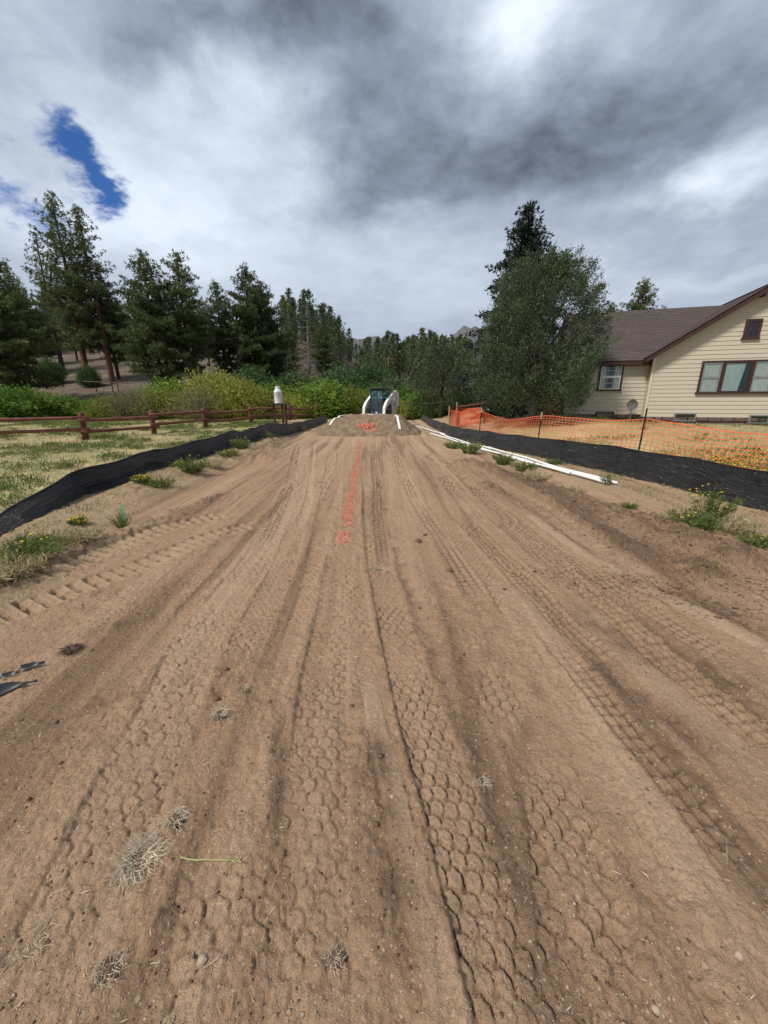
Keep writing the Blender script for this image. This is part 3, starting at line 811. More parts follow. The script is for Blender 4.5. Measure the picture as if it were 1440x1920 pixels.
def broad(name, H, Wd, seed, nstem, nleaf, leaf_l, leaf_w, leaf, bark='bark_grey', trunk=False, upright=.5, low=.0, trunk_h=.15, clump=.3, hang=0.):
    """shrub or round tree: stems fanning out, leaf clumps all over them"""
    rg = np.random.default_rng(seed); rd = random.Random(seed); wd = Wood(); cen = []; out = []
    if trunk:
        wd.mb.tube([(0, 0, -.4), (.02, 0, H * .08), (.05, .02, H * trunk_h), (.08, 0, H * .35), (0, 0, H * .7)], [H * .032, H * .026, H * .022, H * .016, H * .006], 9, cap=False, wob=.15)
    for i in range(nstem):
        a = i * 2.39996 + rd.uniform(-.3, .3); q = ((i + .5) / nstem)
        rr = math.sqrt(q) * Wd / 2 * rd.uniform(.8, 1.05)
        zt = H * (low + (1 - low) * (math.sqrt(max(0, 1 - (q * .97) ** 1.3)) * rd.uniform(.80, 1.04)))
        if not trunk: zt = max(zt, H * .3)
        tip = np.array([math.cos(a) * rr, math.sin(a) * rr, zt])
        b = np.array([math.cos(a) * rr * (.0 if trunk else .35), math.sin(a) * rr * (.0 if trunk else .35), H * (trunk_h + .45 * (1 - q) * rd.random()) if trunk else -.1])
        mid = (b + tip) / 2 + np.array([math.cos(a), math.sin(a), 0]) * rr * (.18 if trunk else .05) + np.array([0, 0, H * .02])
        pts = [b * (1 - t) ** 2 + 2 * mid * t * (1 - t) + tip * t * t for t in np.linspace(0, 1, 5)]
        wd.limb(pts, H * (.010 if trunk else .005), .006, 4)
        k = max(3, int(nleaf / nstem))
        t = rg.uniform(.25 if trunk else .08, 1.02, k) ** .8; pa = np.array(pts)
        idx = np.minimum(3, (t * 4).astype(int)); fr = (t * 4 - idx)[:, None]
        p = pa[idx] * (1 - fr) + pa[idx + 1] * fr
        p = p + rg.normal(size=(k, 3)) * np.array([clump, clump, clump * .7]) * (H * .18)
        cen.append(p); out.append(np.repeat(unit((tip - b) * np.array([1, 1, upright * 2]))[None, :], k, 0))
    cen = np.vstack(cen); out = np.vstack(out); cen[:, 2] = np.maximum(cen[:, 2], H * .02 + low * H * .2)
    per = 7; nt = len(cen)
    pos = np.repeat(cen, per, 0) + rg.normal(size=(nt * per, 3)) * leaf_l * .9
    dirs = unit(rg.normal(size=(nt * per, 3)) * .8 + np.repeat(out, per, 0) * .7 + np.array([0, 0, upright - hang]))
    v, f = tris_at(pos, dirs, leaf_l * rg.uniform(.6, 1.3, nt * per), leaf_w * rg.uniform(.6, 1.3, nt * per), rg)
    at_ = np.repeat(np.repeat(rg.random(nt), per) * .6 + rg.random(nt * per) * .4, 4)
    crown = npmesh(name + '_foliage', v, f, at_); crown.materials.append(M[leaf])
    tm = bpy.data.meshes.new(name + '_stems'); tm.from_pydata(wd.mb.v, [], wd.mb.f); tm.materials.append(M[bark])
    return dict(trunk=tm, crown=crown, H=H, W=Wd)


def oval(name, H, Wd, seed, nspray, per, ll, lw, leaf, bark, z0=.12, hole=True):
    """round evergreen: limbs to a shell of feathery sprays, with gaps that show the limbs"""
    rg = np.random.default_rng(seed); rd = random.Random(seed); wd = Wood(); P = []; Dr = []
    wd.mb.tube([(0, 0, -.4), (.03, 0, H * .08), (.0, .02, H * .18), (.06, 0, H * .4), (0, 0, H * .75)], [H * .040, H * .033, H * .028, H * .018, H * .006], 10, cap=False, wob=.15)
    ph = [rg.uniform(0, 6.28) for _ in range(6)]
    for i in range(nspray):
        h = z0 + (1 - z0) * ((i + rd.random()) / nspray) ** .93; a = i * 2.39996 + rd.uniform(-.4, .4)
        q = (h - .42) / (.60 if h > .42 else .46); prof = max(.05, 1 - abs(q) ** 2.3) ** .55
        prof *= 1 + .10 * math.sin(3 * a + ph[0] + h * 7) + .07 * math.sin(5 * a + ph[1] - h * 11)
        f = rd.uniform(.45, 1.0) ** .6
        p = np.array([math.cos(a) * Wd / 2 * prof * f, math.sin(a) * Wd / 2 * prof * f, h * H * (1 - .02 * rd.random())])
        if hole:   # the airy part right of the trunk where limbs and sky show
            if p[1] > -9 and ((p[0] - .9) / 1.25) ** 2 + ((p[2] - 4.1) / 1.5) ** 2 < 1 and rd.random() < .62: P.append(None); Dr.append(None); q2 = p
            else: P.append(p); Dr.append(1)
        else: P.append(p); Dr.append(1)
        if (i % 5 == 0 and h > .3) or P[-1] is None:
            b = np.array([0, 0, H * (.08 + .45 * h * rd.uniform(.5, 1))]); p = p * np.array([.8, .8, .94]); mid = (b + p) / 2 + np.array([-math.cos(a) * .1, -math.sin(a) * .1, .10])
            wd.limb([b * (1 - t) ** 2 + 2 * mid * t * (1 - t) + p * t * t for t in np.linspace(0, 1, 5)], H * .0065, .006, 4)
    P = np.array([p for p in P if p is not None]); n = len(P)
    out = unit(P * np.array([1, 1, 0]) + 1e-6) * .75 + np.array([0, 0, .75]); out = unit(out + rg.normal(size=(n, 3)) * .25)
    sc = rg.uniform(.65, 1.3, n) * H * .072
    t = rg.uniform(-.9, 1.15, (n, per)); r_ = np.abs(1.05 - t) * .30 + .08
    pos = P[:, None] + out[:, None] * (t * sc[:, None])[..., None] + rg.normal(size=(n, per, 3)) * (r_ * sc[:, None])[..., None]
    dirs = unit(out[:, None] * 1.0 + rg.normal(size=(n, per, 3)) * .55)
    m_ = n * per
    v, f = tris_at(pos.reshape(-1, 3), dirs.reshape(-1, 3), ll * rg.uniform(.6, 1.3, m_), lw * rg.uniform(.6, 1.4, m_), rg)
    at_ = np.repeat((rg.random(n)[:, None] * .65 + rg.random((n, per)) * .35).ravel(), 4)
    crown = npmesh(name + '_foliage', v, f, at_); crown.materials.append(M[leaf])
    tm = bpy.data.meshes.new(name + '_stems'); tm.from_pydata(wd.mb.v, [], wd.mb.f); tm.materials.append(M[bark])
    return dict(trunk=tm, crown=crown, H=H, W=Wd)


def plant_it(proto, name, label, cat, loc, scale=1.0, rz=0.0, group=None, parts=('trunk', 'crown')):
    t = thing(name, label, cat, loc, rz, group, scale)
    link(parts[0], proto['trunk'], None, t); link(parts[1], proto['crown'], None, t)
    return t


PINE = [
    conifer('pine_full', 14, 11, nb=120, base=.13, width=.34, gaps=.07),
    conifer('pine_full_b', 14, 12, nb=110, base=.16, width=.31, gaps=.09),
    conifer('pine_open', 20, 13, nb=120, base=.22, width=.22, gaps=.12, bark='bark_red', tuft=.42, lean=.0, tuft_step=.44),
    conifer('pine_tall', 20, 14, nb=130, base=.18, width=.235, gaps=.10, bark='bark_red', tuft=.42, lean=.012, tuft_step=.44),
    conifer('pine_sparse', 17, 15, nb=70, base=.26, width=.18, dens=.65, gaps=.2, bark='bark_dark', tuft=.34, tuft_step=.42),
    conifer('pine_wide', 13, 16, nb=125, base=.05, width=.42, droop=.25),
]
FAR = [conifer('pine_far_%d' % k, 13, 30 + k, nb=52, base=.05 + .04 * (k % 3), width=.27 - .03 * (k % 2), per=8, dens=.7, tuft=.75, tuft_step=.75, nw=.24, leaf='pine_far') for k in range(4)]
SPRUCE = conifer('spruce', 11.1, 21, nb=190, base=.02, width=.35, per=10, dens=1.2, shape='spruce', droop=.32, up=.12, tuft=.28, tuft_step=.25, nw=.066, leaf='spruce', gaps=.05)
import sys; print('pines', [len(p['crown'].polygons) for p in PINE], len(SPRUCE['crown'].polygons), len(FAR[0]['crown'].polygons))


def pine_at(k, u, vtop, Y, label, du=0, group='ponderosa pines on the left hillside', scale_w=1.0, rz=None, far=False, name='pine_tree'):
    pr = (FAR if far else PINE)[k]; x, y, _ = at(u, 700, Y); z = hz(x, y); top = at(u + du, vtop, Y)[2]
    s_ = (top - z) / pr['H']
    return plant_it(pr, name, label, 'tree', (x, y, z), (s_ * scale_w, s_ * scale_w, s_), random.random() * 6.28 if rz is None else rz, group)


pine_at(5, 8, 456, 38, 'broad dark pine with low sweeping branches, cut by the left edge of the photo')
pine_at(4, 122, 436, 60, 'thin sparse pine with bare twigs, between the left edge pine and the tallest pines')
pine_at(3, 158, 366, 50, 'tallest pine on the hillside with open crown, its top highest at the left', rz=0)
pine_at(2, 205, 392, 50, 'tall leaning pine with rusty red trunk, right of the tallest pine', rz=0)
pine_at(1, 222, 520, 52, 'shorter pine filling the gap beside the red trunked pine')
pine_at(0, 303, 478, 42, 'dense pine with twin pointed top, first of the pair right of the red trunk')
pine_at(1, 360, 474, 45, 'dense pine with bare dark trunk foot, second of the pair in the left hillside')
pine_at(4, 330, 560, 60, 'small thin pine seen behind the gap of the dense pair')
pine_at(1, 424, 530, 50, 'slim pine left of the broad pine clump, near the end of the left hillside')
pine_at(0, 474, 504, 48, 'tall full pine in the clump before the dead tree, highest of the clump', scale_w=1.0)
pine_at(5, 500, 532, 50, 'full pine on the right side of the clump before the dead tree', scale_w=.85)
pine_at(4, 540, 565, 58, 'slender pine tip poking up just left of the bare dead tree')
pine_at(1, 55, 500, 56, 'pine standing behind the edge pine, left of the tallest')
pine_at(0, 265, 560, 62, 'pine further up the slope behind the dense pair', scale_w=.9)
pine_at(1, 395, 575, 66, 'pine far up the slope seen left of the slim pine')
pine_at(0, 545, 615, 66, 'low dark pine at the foot of the slender pine tip')
pine_at(0, 605, 612, 80, 'dark pine right of the bare dead tree')
for k, (u, vt, Y, pk) in enumerate([(20, 520, 75, 0), (70, 540, 80, 1), (120, 530, 85, 0), (170, 520, 90, 1), (240, 560, 85, 0), (300, 570, 90, 1), (375, 585, 88, 0), (430, 590, 90, 1), (480, 590, 95, 0), (520, 600, 88, 1), (-30, 470, 60, 0), (150, 560, 70, 1), (95, 580, 66, 0), (210, 580, 72, 1)] + [(random.uniform(-20, 560), random.uniform(575, 625), random.uniform(68, 105), random.randrange(2)) for _ in range(30)]):
    pine_at(pk, u, vt, Y, 'pine deep in the stand on the left hillside, mostly hidden by nearer pines', group='pines deep in the left hillside stand')
# forest beyond the creek
def far_lab(u, Y):
    return ('left of the machine cab' if u < 690 else 'above the machine cab' if u < 735 else 'between utility pole and spruce') + (', front rows' if Y < 120 else ', back rows')
rf = random.Random(5); spots = []
for k in range(900):
    if len(spots) > 170: break
    Y = rf.uniform(88, 185); u = rf.uniform(535, 890)
    if 640 < u < 715 and 90 < Y < 135: continue
    x = at(u, 700, Y)[0]
    if any(math.hypot(x - a, Y - b) < 3.4 for a, b in spots): continue
    spots.append((x, Y)); z = hz(x, Y)
    s_ = rf.uniform(.55, .92)
    plant_it(FAR[k % 4], 'pine_tree', 'pine in the far forest, %s' % far_lab(u, Y), 'tree', (x, Y, z), (s_, s_, s_), rf.random() * 6, 'pines of the far forest, ' + far_lab(u, Y))
for k, (u, vt, Y) in enumerate([(1183, 530, 46), (1128, 572, 52), (790, 640, 75), (815, 632, 82), (870, 640, 70), (770, 650, 90), (750, 645, 95)]):
    lab = ['pine rising behind the brown roof, its top alone against the sky', 'pine top just showing between the juniper and the brown roof', 'mid distance pine above and right of the machine, left of its group', 'mid distance pine nearest above the small forked tree', 'mid distance pine touching the left outline of the spruce', 'mid distance pine right behind the utility pole', 'mid distance pine standing just right of the utility pole'][k]
    pine_at(0 if k < 2 else k % 4, u, vt, Y, lab, group=None if k < 2 else 'mid distance pines left of the spruce', far=k >= 2)

x, y, _ = at(962, 700, 25)
plant_it(SPRUCE, 'spruce_tree', 'tall dark spruce rising behind the round juniper, its tip the highest on the right', 'tree', (x, y, hz(x, y)), 1.0, 1.0)
x, y, _ = at(1005, 700, 19.6)
JUN = oval('juniper', 7.0, 5.3, 52, 640, 200, .104, .033, 'juniper', 'bark_limb')
plant_it(JUN, 'juniper_tree', 'large round grey green juniper standing in the yard left of the house', 'tree', (x, y, hz(x, y)))
COT = oval('grey_tree', 4.8, 3.3, 53, 260, 34, .17, .05, 'tree_olive', 'bark_dark', z0=.10, hole=False)
for (u, vt, Y, lab) in [(830, 655, 30, 'small grey green tree with dark forked trunk, left of the spruce'), (800, 690, 36, 'low grey green tree behind the one with the forked trunk'), (868, 690, 33, 'grey green tree tucked against the dark spruce')]:
    x, y, _ = at(u, 700, Y); z = hz(x, y); s_ = (at(u, vt, Y)[2] - z) / 4.8
    plant_it(COT, 'grey_green_tree', lab, 'tree', (x, y, z), s_, random.random() * 6)

# dead tree
x, y, _ = at(580, 700, 55); z = hz(x, y); top = at(580, 566, 55)[2] - z
rd = random.Random(3); mb = MB()
mb.tube([(0, 0, -.3), (.1, 0, top * .3), (.05, 0, top * .7), (.1, 0, top)], [.17, .13, .08, .02], 7, cap=False); tr_ = mb
t = thing('dead_tree', 'bare grey dead tree standing between the pine clump and the far forest', 'tree', (x, y, z))
mb.build('trunk', 'deadwood', t)
mb = MB()
for i in range(75):
    q = rd.random(); zz = top * (.22 + .76 * q); L = (1 - q) * 2.6 * rd.uniform(.5, 1) + .35; a = rd.random() * 6.28
    p0 = Vector((.07, 0, zz)); d = Vector((math.cos(a), math.sin(a), 0)); p1 = p0 + d * L * .6 + Vector((0, 0, L * .12)); p2 = p0 + d * L + Vector((0, 0, L * .02))
    mb.tube([p0, p1, p2], [.035, .025, .010], 3, cap=False)
    for j in range(3):
        f = rd.uniform(.3, .9); q0 = p0.lerp(p2, f) + Vector((0, 0, L * .08)); mb.tube([q0, q0 + Vector((rd.uniform(-.5, .5), rd.uniform(-.5, .5), rd.uniform(-.3, .3))) * L * .5], [.014, .006], 3, cap=False)
mb.build('branches', 'deadwood', t, kind='stuff')

# willows and shrubs along the creek
SH = {
    'green': broad('willow_green', 3.0, 3.6, 61, 46, 1900, .20, .075, 'willow_green', upright=.5, clump=.32),
    'green_b': broad('willow_green_b', 3.0, 3.2, 62, 40, 1800, .20, .075, 'willow_green', upright=.6, clump=.38),
    'yellow': broad('willow_yellow', 3.0, 3.8, 63, 46, 1900, .19, .062, 'willow_yellow', upright=.6, clump=.35),
    'tan': broad('willow_tan', 2.6, 3.4, 64, 60, 1300, .17, .030, 'willow_tan', upright=.9, clump=.22),
    'deep': broad('willow_deep', 4.0, 4.6, 65, 46, 2100, .24, .095, 'willow_deep', upright=.4, clump=.34),
    'grey': broad('willow_grey', 3.0, 3.8, 66, 46, 1800, .20, .070, 'willow_grey', upright=.5, clump=.35),
}
for u, vt, Y, wpx, kind, lab in [
    (20, 728, 30, 150, 'green', 'bright green willow at the left edge behind the log fence'),
    (95, 742, 32, 120, 'green_b', 'low green willow behind the second fence panel from the left'),
    (165, 752, 33, 90, 'green', 'small green willow below the bare hillside'),
    (205, 745, 31, 90, 'yellow', 'yellowish low willow left of the dry brown one'),
    (250, 730, 31, 120, 'tan', 'dry twiggy brown willow behind the fence, below the dense pair of pines'),
    (325, 714, 34, 130, 'green', 'bright green willow right of the dry twiggy one'),
    (300, 735, 32, 100, 'yellow', 'small yellow green willow at the foot of the bright green one'),
    (405, 703, 34, 150, 'yellow', 'big yellow green willow, highest left of the white can'),
    (370, 728, 31, 110, 'tan', 'dry yellow willow low in front of the big yellow green one'),
    (455, 715, 32, 110, 'yellow', 'yellow willow between the big one and the white can'),
    (470, 694, 42, 110, 'deep', 'dark green shrub on the slope above the yellow willows'),
    (515, 722, 36, 100, 'green', 'green willow right behind the white can'),
    (550, 742, 33, 100, 'yellow', 'yellow willow just right of the white can'),
    (555, 700, 46, 110, 'deep', 'dark green shrub beneath the bare dead tree'),
    (605, 716, 35, 120, 'green_b', 'bright green round willow behind the left end of the dirt mound'),
    (640, 692, 50, 110, 'deep', 'deep green shrub above the bright round willow'),
    (655, 730, 36, 100, 'yellow', 'yellow tan willow left of the machine cab'),
    (693, 682, 54, 110, 'deep', 'rounded dark green shrub directly above the machine cab'),
    (738, 708, 44, 110, 'grey', 'pale grey green shrub above and right of the machine cab'),
    (758, 728, 36, 90, 'green', 'bright green willow right of the machine cab'),
    (745, 752, 32, 80, 'yellow', 'low yellow shrub beside the lift arm of the machine'),
    (795, 735, 33, 90, 'green_b', 'green willow between the machine and the small forked tree'),
    (850, 735, 34, 100, 'green', 'green shrub behind the bunched orange netting'),
    (700, 728, 40, 100, 'green', 'green willow hidden behind the machine cab'),
    (905, 730, 36, 120, 'deep', 'dark shrub in the shade behind the spruce'),
    (960, 738, 38, 120, 'green', 'green shrub glimpsed below the juniper crown'),
    (1040, 735, 38, 110, 'green_b', 'green shrub glimpsed between the juniper and the house wall'),
    (-60, 725, 30, 140, 'green', 'green willow just beyond the left edge of the photo'),
]:
    pr = SH[kind]; x, y, _ = at(u, 740, Y); z = hz(x, y) - .1; h_ = at(u, vt, Y)[2] - z; ww = wpx * Y / F
    plant_it(pr, 'willow_shrub', lab, 'shrub', (x, y, z), (ww / pr['W'], ww / pr['W'], h_ / pr['H']), random.random() * 6, 'shrubs along the creek', ('stems', 'foliage'))
# juniper clumps low on the hill
for u, vt, Y, lab in [(95, 668, 50, 'low dark juniper bush on the hillside between the pine trunks'), (165, 682, 48, 'small dark bush at the foot of the tallest pine'), (305, 694, 50, 'low bush on the slope beside the dense pair of pines')]:
    pr = SH['deep']; x, y, _ = at(u, 700, Y); z = hz(x, y); s_ = (at(u, vt, Y)[2] - z) / 4
    plant_it(pr, 'juniper_bush', lab, 'shrub', (x, y, z), (s_ * .9, s_ * .9, s_ * .9), random.random() * 6, None, ('stems', 'foliage'))


# ------------------------------------------------------------------ house
HA = R(-17); HC = Vector((13.1, 20.0, 0)); hr_ = random.Random(9)
house = thing('house', 'cream clapboard house with brown shingle roof and front gable, at the right edge', 'house', (HC.x, HC.y, 0), HA)
FZ, EZ, PKX, PKZ = .92, 3.90, 3.9, 6.45     # siding foot, eave, peak of the gable (local x, z)
slope = (PKZ - EZ) / PKX
GW = 7.8


def lap_board(x0a, x1a, x0b, x1b, z0, z1, y, name='board', th=.024, parent=house):
    """one clapboard; foot stands proud, top tucked in. x0a..x1a at foot, x0b..x1b at top"""
    mb = MB(); mb.add([(x0a, y - th, z0), (x1a, y - th, z0), (x1b, y - .004, z1), (x0b, y - .004, z1), (x0a, y, z0), (x1a, y, z0), (x1b, y + .01, z1), (x0b, y + .01, z1)],
                      [(0, 1, 2, 3), (1, 0, 4, 5), (0, 3, 7, 4), (1, 5, 6, 2), (2, 6, 7, 3)])
    return mb.build(name, 'siding', parent)


BH = .19
# core walls
mb = MB(); mb.prism([(0, FZ), (GW, FZ), (GW, EZ), (PKX, PKZ), (0, EZ)], .012, .16); mb.build('gable_wall', 'siding', house)
z = FZ; k = 0
while z < PKZ - .12:
    z1 = min(z + BH, PKZ - .02)
    def lim(zz):
        a = 0 if zz <= EZ else (zz - EZ) / slope
        return a, GW - a
    a0, b0 = lim(z); a1, b1 = lim(z1)
    lap_board(a0, b0, a1, b1, z, z1 + .006, 0.0); z += BH
# side wall of the projecting gable, wing wall
WY = .45; WX0 = -3.65
mb = MB(); mb.box((.075, WY / 2 + .1, (FZ + EZ) / 2), (.15, WY - .13, EZ - FZ)); mb.build('return_wall', 'siding', house)
mb = MB(); mb.box((WX0 / 2, WY + .09, (FZ + EZ) / 2 + .05), (-WX0, .15, EZ - FZ - .1)); mb.build('wing_wall', 'siding', house)
z = FZ + .1
while z < EZ - .02:
    lap_board(WX0, -.002, WX0, -.002, z, min(z + BH, EZ), WY); z += BH
mb = MB(); mb.prism([(0, 0)] and [(WY + .02, FZ + .1), (WY + 6.4, FZ + .1), (WY + 6.4, EZ), (WY + 3.2, EZ + 2.2), (WY + .02, EZ)], 0, .1)
v2 = [(WX0 + y_, x_, z_) for x_, y_, z_ in mb.v]; mb.v = v2; mb.build('end_wall', 'siding', house)
# corner trims
mb = MB(); mb.box((.03, -.035, (FZ + EZ) / 2), (.10, .03, EZ - FZ)); mb.build('corner_trim', 'cream_trim', house)
mb = MB(); mb.box((WX0 + .02, WY - .035, (FZ + .1 + EZ) / 2), (.09, .03, EZ - FZ - .1)); mb.build('corner_trim', 'cream_trim', house)


def roof_sheet(name, quad, th=.06):
    """quad: lower-left, lower-right, upper-right, upper-left"""
    q = [Vector(p) for p in quad]; nrm = (q[1] - q[0]).cross(q[3] - q[0]).normalized()
    if nrm.z < 0: nrm = -nrm
    L1 = (q[1] - q[0]).length; rows = max(2, int((q[3] - q[0]).length / .145)); cols = 2
    vs = []; uv = []; fs = []
    # courses, each lapping the one below
    for r_ in range(rows):
        f0, f1 = r_ / rows, (r_ + 1) / rows
        a = q[0].lerp(q[3], f0); b = q[1].lerp(q[2], f0); c = q[1].lerp(q[2], f1); d = q[0].lerp(q[3], f1)
        i = len(vs); vs += [a + nrm * th, b + nrm * th, c + nrm * (th - .008), d + nrm * (th - .008), a + nrm * (th - .018), b + nrm * (th - .018)]
        h0, h1 = f0 * (q[3] - q[0]).length, f1 * (q[3] - q[0]).length
        off = hr_.random() * .3
        uv += [(off, h0), (off + L1, h0), (off + (c - d).length, h1), (off, h1), (off, h0), (off + L1, h0)]
        fs += [(i, i + 1, i + 2, i + 3), (i + 4, i + 5, i + 1, i)]
    me = npmesh(name, np.array([tuple(v) for v in vs]), np.array(fs), uv=np.array(uv))
    link(name, me, 'shingle', roofp)
    mb = MB(); mb.add([p + nrm * .01 for p in q] + [p - nrm * .05 for p in q], [(0, 1, 2, 3), (7, 6, 5, 4), (0, 4, 5, 1), (1, 5, 6, 2), (2, 6, 7, 3), (3, 7, 4, 0)])
    mb.build('roof_deck', 'trim', roofp)


OH = .38; FO = .42            # eave and front overhang
roofp = MB().add([(PKX - .1, -FO, PKZ + .11), (PKX + .1, -FO, PKZ + .11), (PKX + .1, 6.5, PKZ + .11), (PKX - .1, 6.5, PKZ + .11), (PKX, -FO, PKZ + .17), (PKX, 6.5, PKZ + .17)], [(0, 1, 4), (3, 5, 2), (0, 4, 5, 3), (1, 2, 5, 4), (0, 3, 2, 1)]).build('roof', 'shingle', house)
zl = EZ - OH * slope
RY = WY + 2.35; RZ = 6.32
roof_sheet('roof_slope', [(-OH, -FO, zl), (-OH, 7.5, zl), (PKX, 7.5, PKZ + .06), (PKX, -FO, PKZ + .06)])
roof_sheet('roof_slope', [(GW + OH, 7.5, zl), (GW + OH, -FO, zl), (PKX, -FO, PKZ + .06), (PKX, 7.5, PKZ + .06)])
we = WY - OH; ws = (RZ - EZ) / (RY - WY)
roof_sheet('roof_slope', [(WX0 - .3, we, EZ - OH * ws + .05), (.1, we, EZ - OH * ws + .05), (PKX + .4, RY, RZ), (WX0 - .3, RY, RZ)])
roof_sheet('roof_slope', [(PKX, RY + (RY - we), EZ - OH * ws), (WX0 - .3, RY + (RY - we), EZ - OH * ws), (WX0 - .3, RY, RZ), (PKX, RY, RZ)])
# rake boards and fascias
for s_ in (0, 1):
    x0, x1 = (-OH - .02, PKX) if s_ == 0 else (GW + OH + .02, PKX)
    mb = MB(); mb.prism([(x0, zl - .02), (x0, zl - .20), (x1, PKZ - .13), (x1, PKZ + .08)] if s_ == 0 else [(x1, PKZ + .08), (x1, PKZ - .13), (x0, zl - .20), (x0, zl - .02)], -FO - .035, -FO)
    mb.build('rake_board', 'trim', roofp)
mb = MB(); mb.box(((WX0 - .3 - OH) / 2, we - .015, EZ - OH * ws - .03), (-(WX0 - .3) - OH + .3, .03, .17)); mb.build('fascia', 'trim', roofp)
mb = MB(); mb.box((-OH - .03, 3.2, zl - .09), (.03, 7.2, .17)); mb.build('fascia', 'trim', roofp)
mb = MB(); mb.box((WX0 / 2 - .1, (we + WY) / 2 + .01, EZ - OH * ws - .115), (-WX0 + .3, OH, .02)); mb.build('soffit', 'trim', roofp)
# brackets under the peak
for k, bx in enumerate((PKX - .25, PKX + .25)):
    mb = MB(); mb.box((bx, -.22, PKZ - .36), (.09, .38, .09)); mb.build('bracket', 'trim', house)


def curtain_mesh(x0, x1, z0, z1, y, folds, tilt=0.0):
    n = 40; mb = MB(); vs = []
    for j, zz in enumerate((z0, z1)):
        for i in range(n + 1):
            f = i / n; x = x0 + (x1 - x0) * f + (tilt if j == 0 else 0) * f; vs.append((x, y - .008 * math.sin(f * folds * 6.283), zz))
    mb.add(vs, [(i, i + 1, i + n + 2, i + n + 1) for i in range(n)]); return mb


def window(x0, x1, z0, z1, y, frame='trim', fw=.08, lights=(), label=None, curtain=None):
    fr = MB(); d = .09
    fr.box(((x0 + x1) / 2, y - d / 2, z1 - fw / 2), (x1 - x0, d, fw)); fr.box(((x0 + x1) / 2, y - d / 2 - .01, z0 + fw / 2), (x1 - x0 + .08, d + .03, fw))
    fr.box((x0 + fw / 2, y - d / 2, (z0 + z1) / 2), (fw, d, z1 - z0 - 2 * fw)); fr.box((x1 - fw / 2, y - d / 2, (z0 + z1) / 2), (fw, d, z1 - z0 - 2 * fw))
    f = fr.build('window', frame, house)
    if label: f['label'] = label
    b = MB(); b.box(((x0 + x1) / 2, y - .032, (z0 + z1) / 2), (x1 - x0 - fw, .01, z1 - z0 - fw)); b.build('window_back', 'interior', f)  # near-black panel, its colour stands in for the unlit room
    return f


def sash(f, x0, x1, z0, z1, y, m='sash', sw=.04, mid=True, muntin=(0, 0), pane=True):
    mb = MB(); zs = [(z0, z1)] if not mid else [(z0, (z0 + z1) / 2), ((z0 + z1) / 2, z1)]
    for a, b in zs:
        mb.box(((x0 + x1) / 2, y, b - sw / 2), (x1 - x0, .03, sw)); mb.box(((x0 + x1) / 2, y, a + sw / 2), (x1 - x0, .03, sw))
        mb.box((x0 + sw / 2, y, (a + b) / 2), (sw, .03, b - a - 2 * sw)); mb.box((x1 - sw / 2, y, (a + b) / 2), (sw, .03, b - a - 2 * sw))
    mb.build('sash', m, f)
    for a, b in zs:
        if muntin[0]:
            q = MB()
            for i in range(1, muntin[0]): q.box((x0 + sw + (x1 - x0 - 2 * sw) * i / muntin[0], y - .001, (a + b) / 2), (.014, .018, b - a - 2 * sw - .002))
            for i in range(1, muntin[1]): q.box(((x0 + x1) / 2, y, a + sw + (b - a - 2 * sw) * i / muntin[1]), (x1 - x0 - 2 * sw - .002, .016, .014))
            q.build('muntin_bars', m, f)
        p = MB(); p.box(((x0 + x1) / 2, y + .012, (a + b) / 2), (x1 - x0 - 2 * sw, .004, b - a - 2 * sw)); p.build('pane', 'glass', f)


# big front window: sash, wide picture light, sash
x0 = 2.02; x1 = 4.90; z0, z1 = 2.00, 3.48
f = window(x0, x1, z0, z1, 0, label='wide brown framed triple window with pale curtains')
mb = MB(); mb.box((x0 + .86, -.052, (z0 + z1) / 2), (.10, .075, z1 - z0 - .17)); mb.box((x1 - .86, -.052, (z0 + z1) / 2), (.10, .075, z1 - z0 - .17)); mb.build('mullions', 'trim', f)
sash(f, x0 + .09, x0 + .80, z0 + .09, z1 - .09, -.066, 'metal')
sash(f, x1 - .80, x1 - .09, z0 + .09, z1 - .09, -.066, 'metal')
sash(f, x0 + .92, x1 - .92, z0 + .09, z1 - .09, -.066, 'trim', mid=False)
curtain_mesh(x0 + .12, x0 + .77, z0 + .12, z1 - .12, -.045, 6).build('curtain', 'curtain', f)
curtain_mesh(x1 - .77, x1 - .12, z0 + .12, z1 - .12, -.045, 6).build('curtain', 'curtain', f)
curtain_mesh(x0 + .96, x0 + 1.72, z0 + .12, z1 - .12, -.045, 9, -.12).build('curtain', 'curtain_teal', f)
# attic window
f = window(3.35, 3.95, 4.35, 5.20, 0, label='small dark four light attic window')
sash(f, 3.43, 3.87, 4.43, 5.12, -.06, 'trim', mid=False, muntin=(2, 3))
# wing window
f = window(-2.22, -1.12, 2.18, 3.56, WY, label='white sash window with small panes in the wing')
sash(f, -2.14, -1.20, 2.26, 3.48, WY - .066, 'sash', sw=.055, muntin=(3, 2))
curtain_mesh(-2.09, -1.87, 2.30, 3.44, WY - .045, 3).build('curtain', 'curtain', f)
curtain_mesh(-1.49, -1.27, 2.30, 3.44, WY - .045, 3).build('curtain', 'curtain', f)
# cellar windows
for (a, b, yy, c, d) in ((1.30, 2.20, 0, .72, 1.10), (4.35, 5.1, 0, .66, 1.04), (-2.1, -1.25, WY, .84, 1.14)):
    f = window(a, b, c, d, yy, frame='metal' if yy == 0 else 'trim', fw=.045)
    p = MB(); p.box(((a + b) / 2, yy - .06, (c + d) / 2), (b - a - .09, .004, d - c - .09)); p.build('pane', 'glass', f)
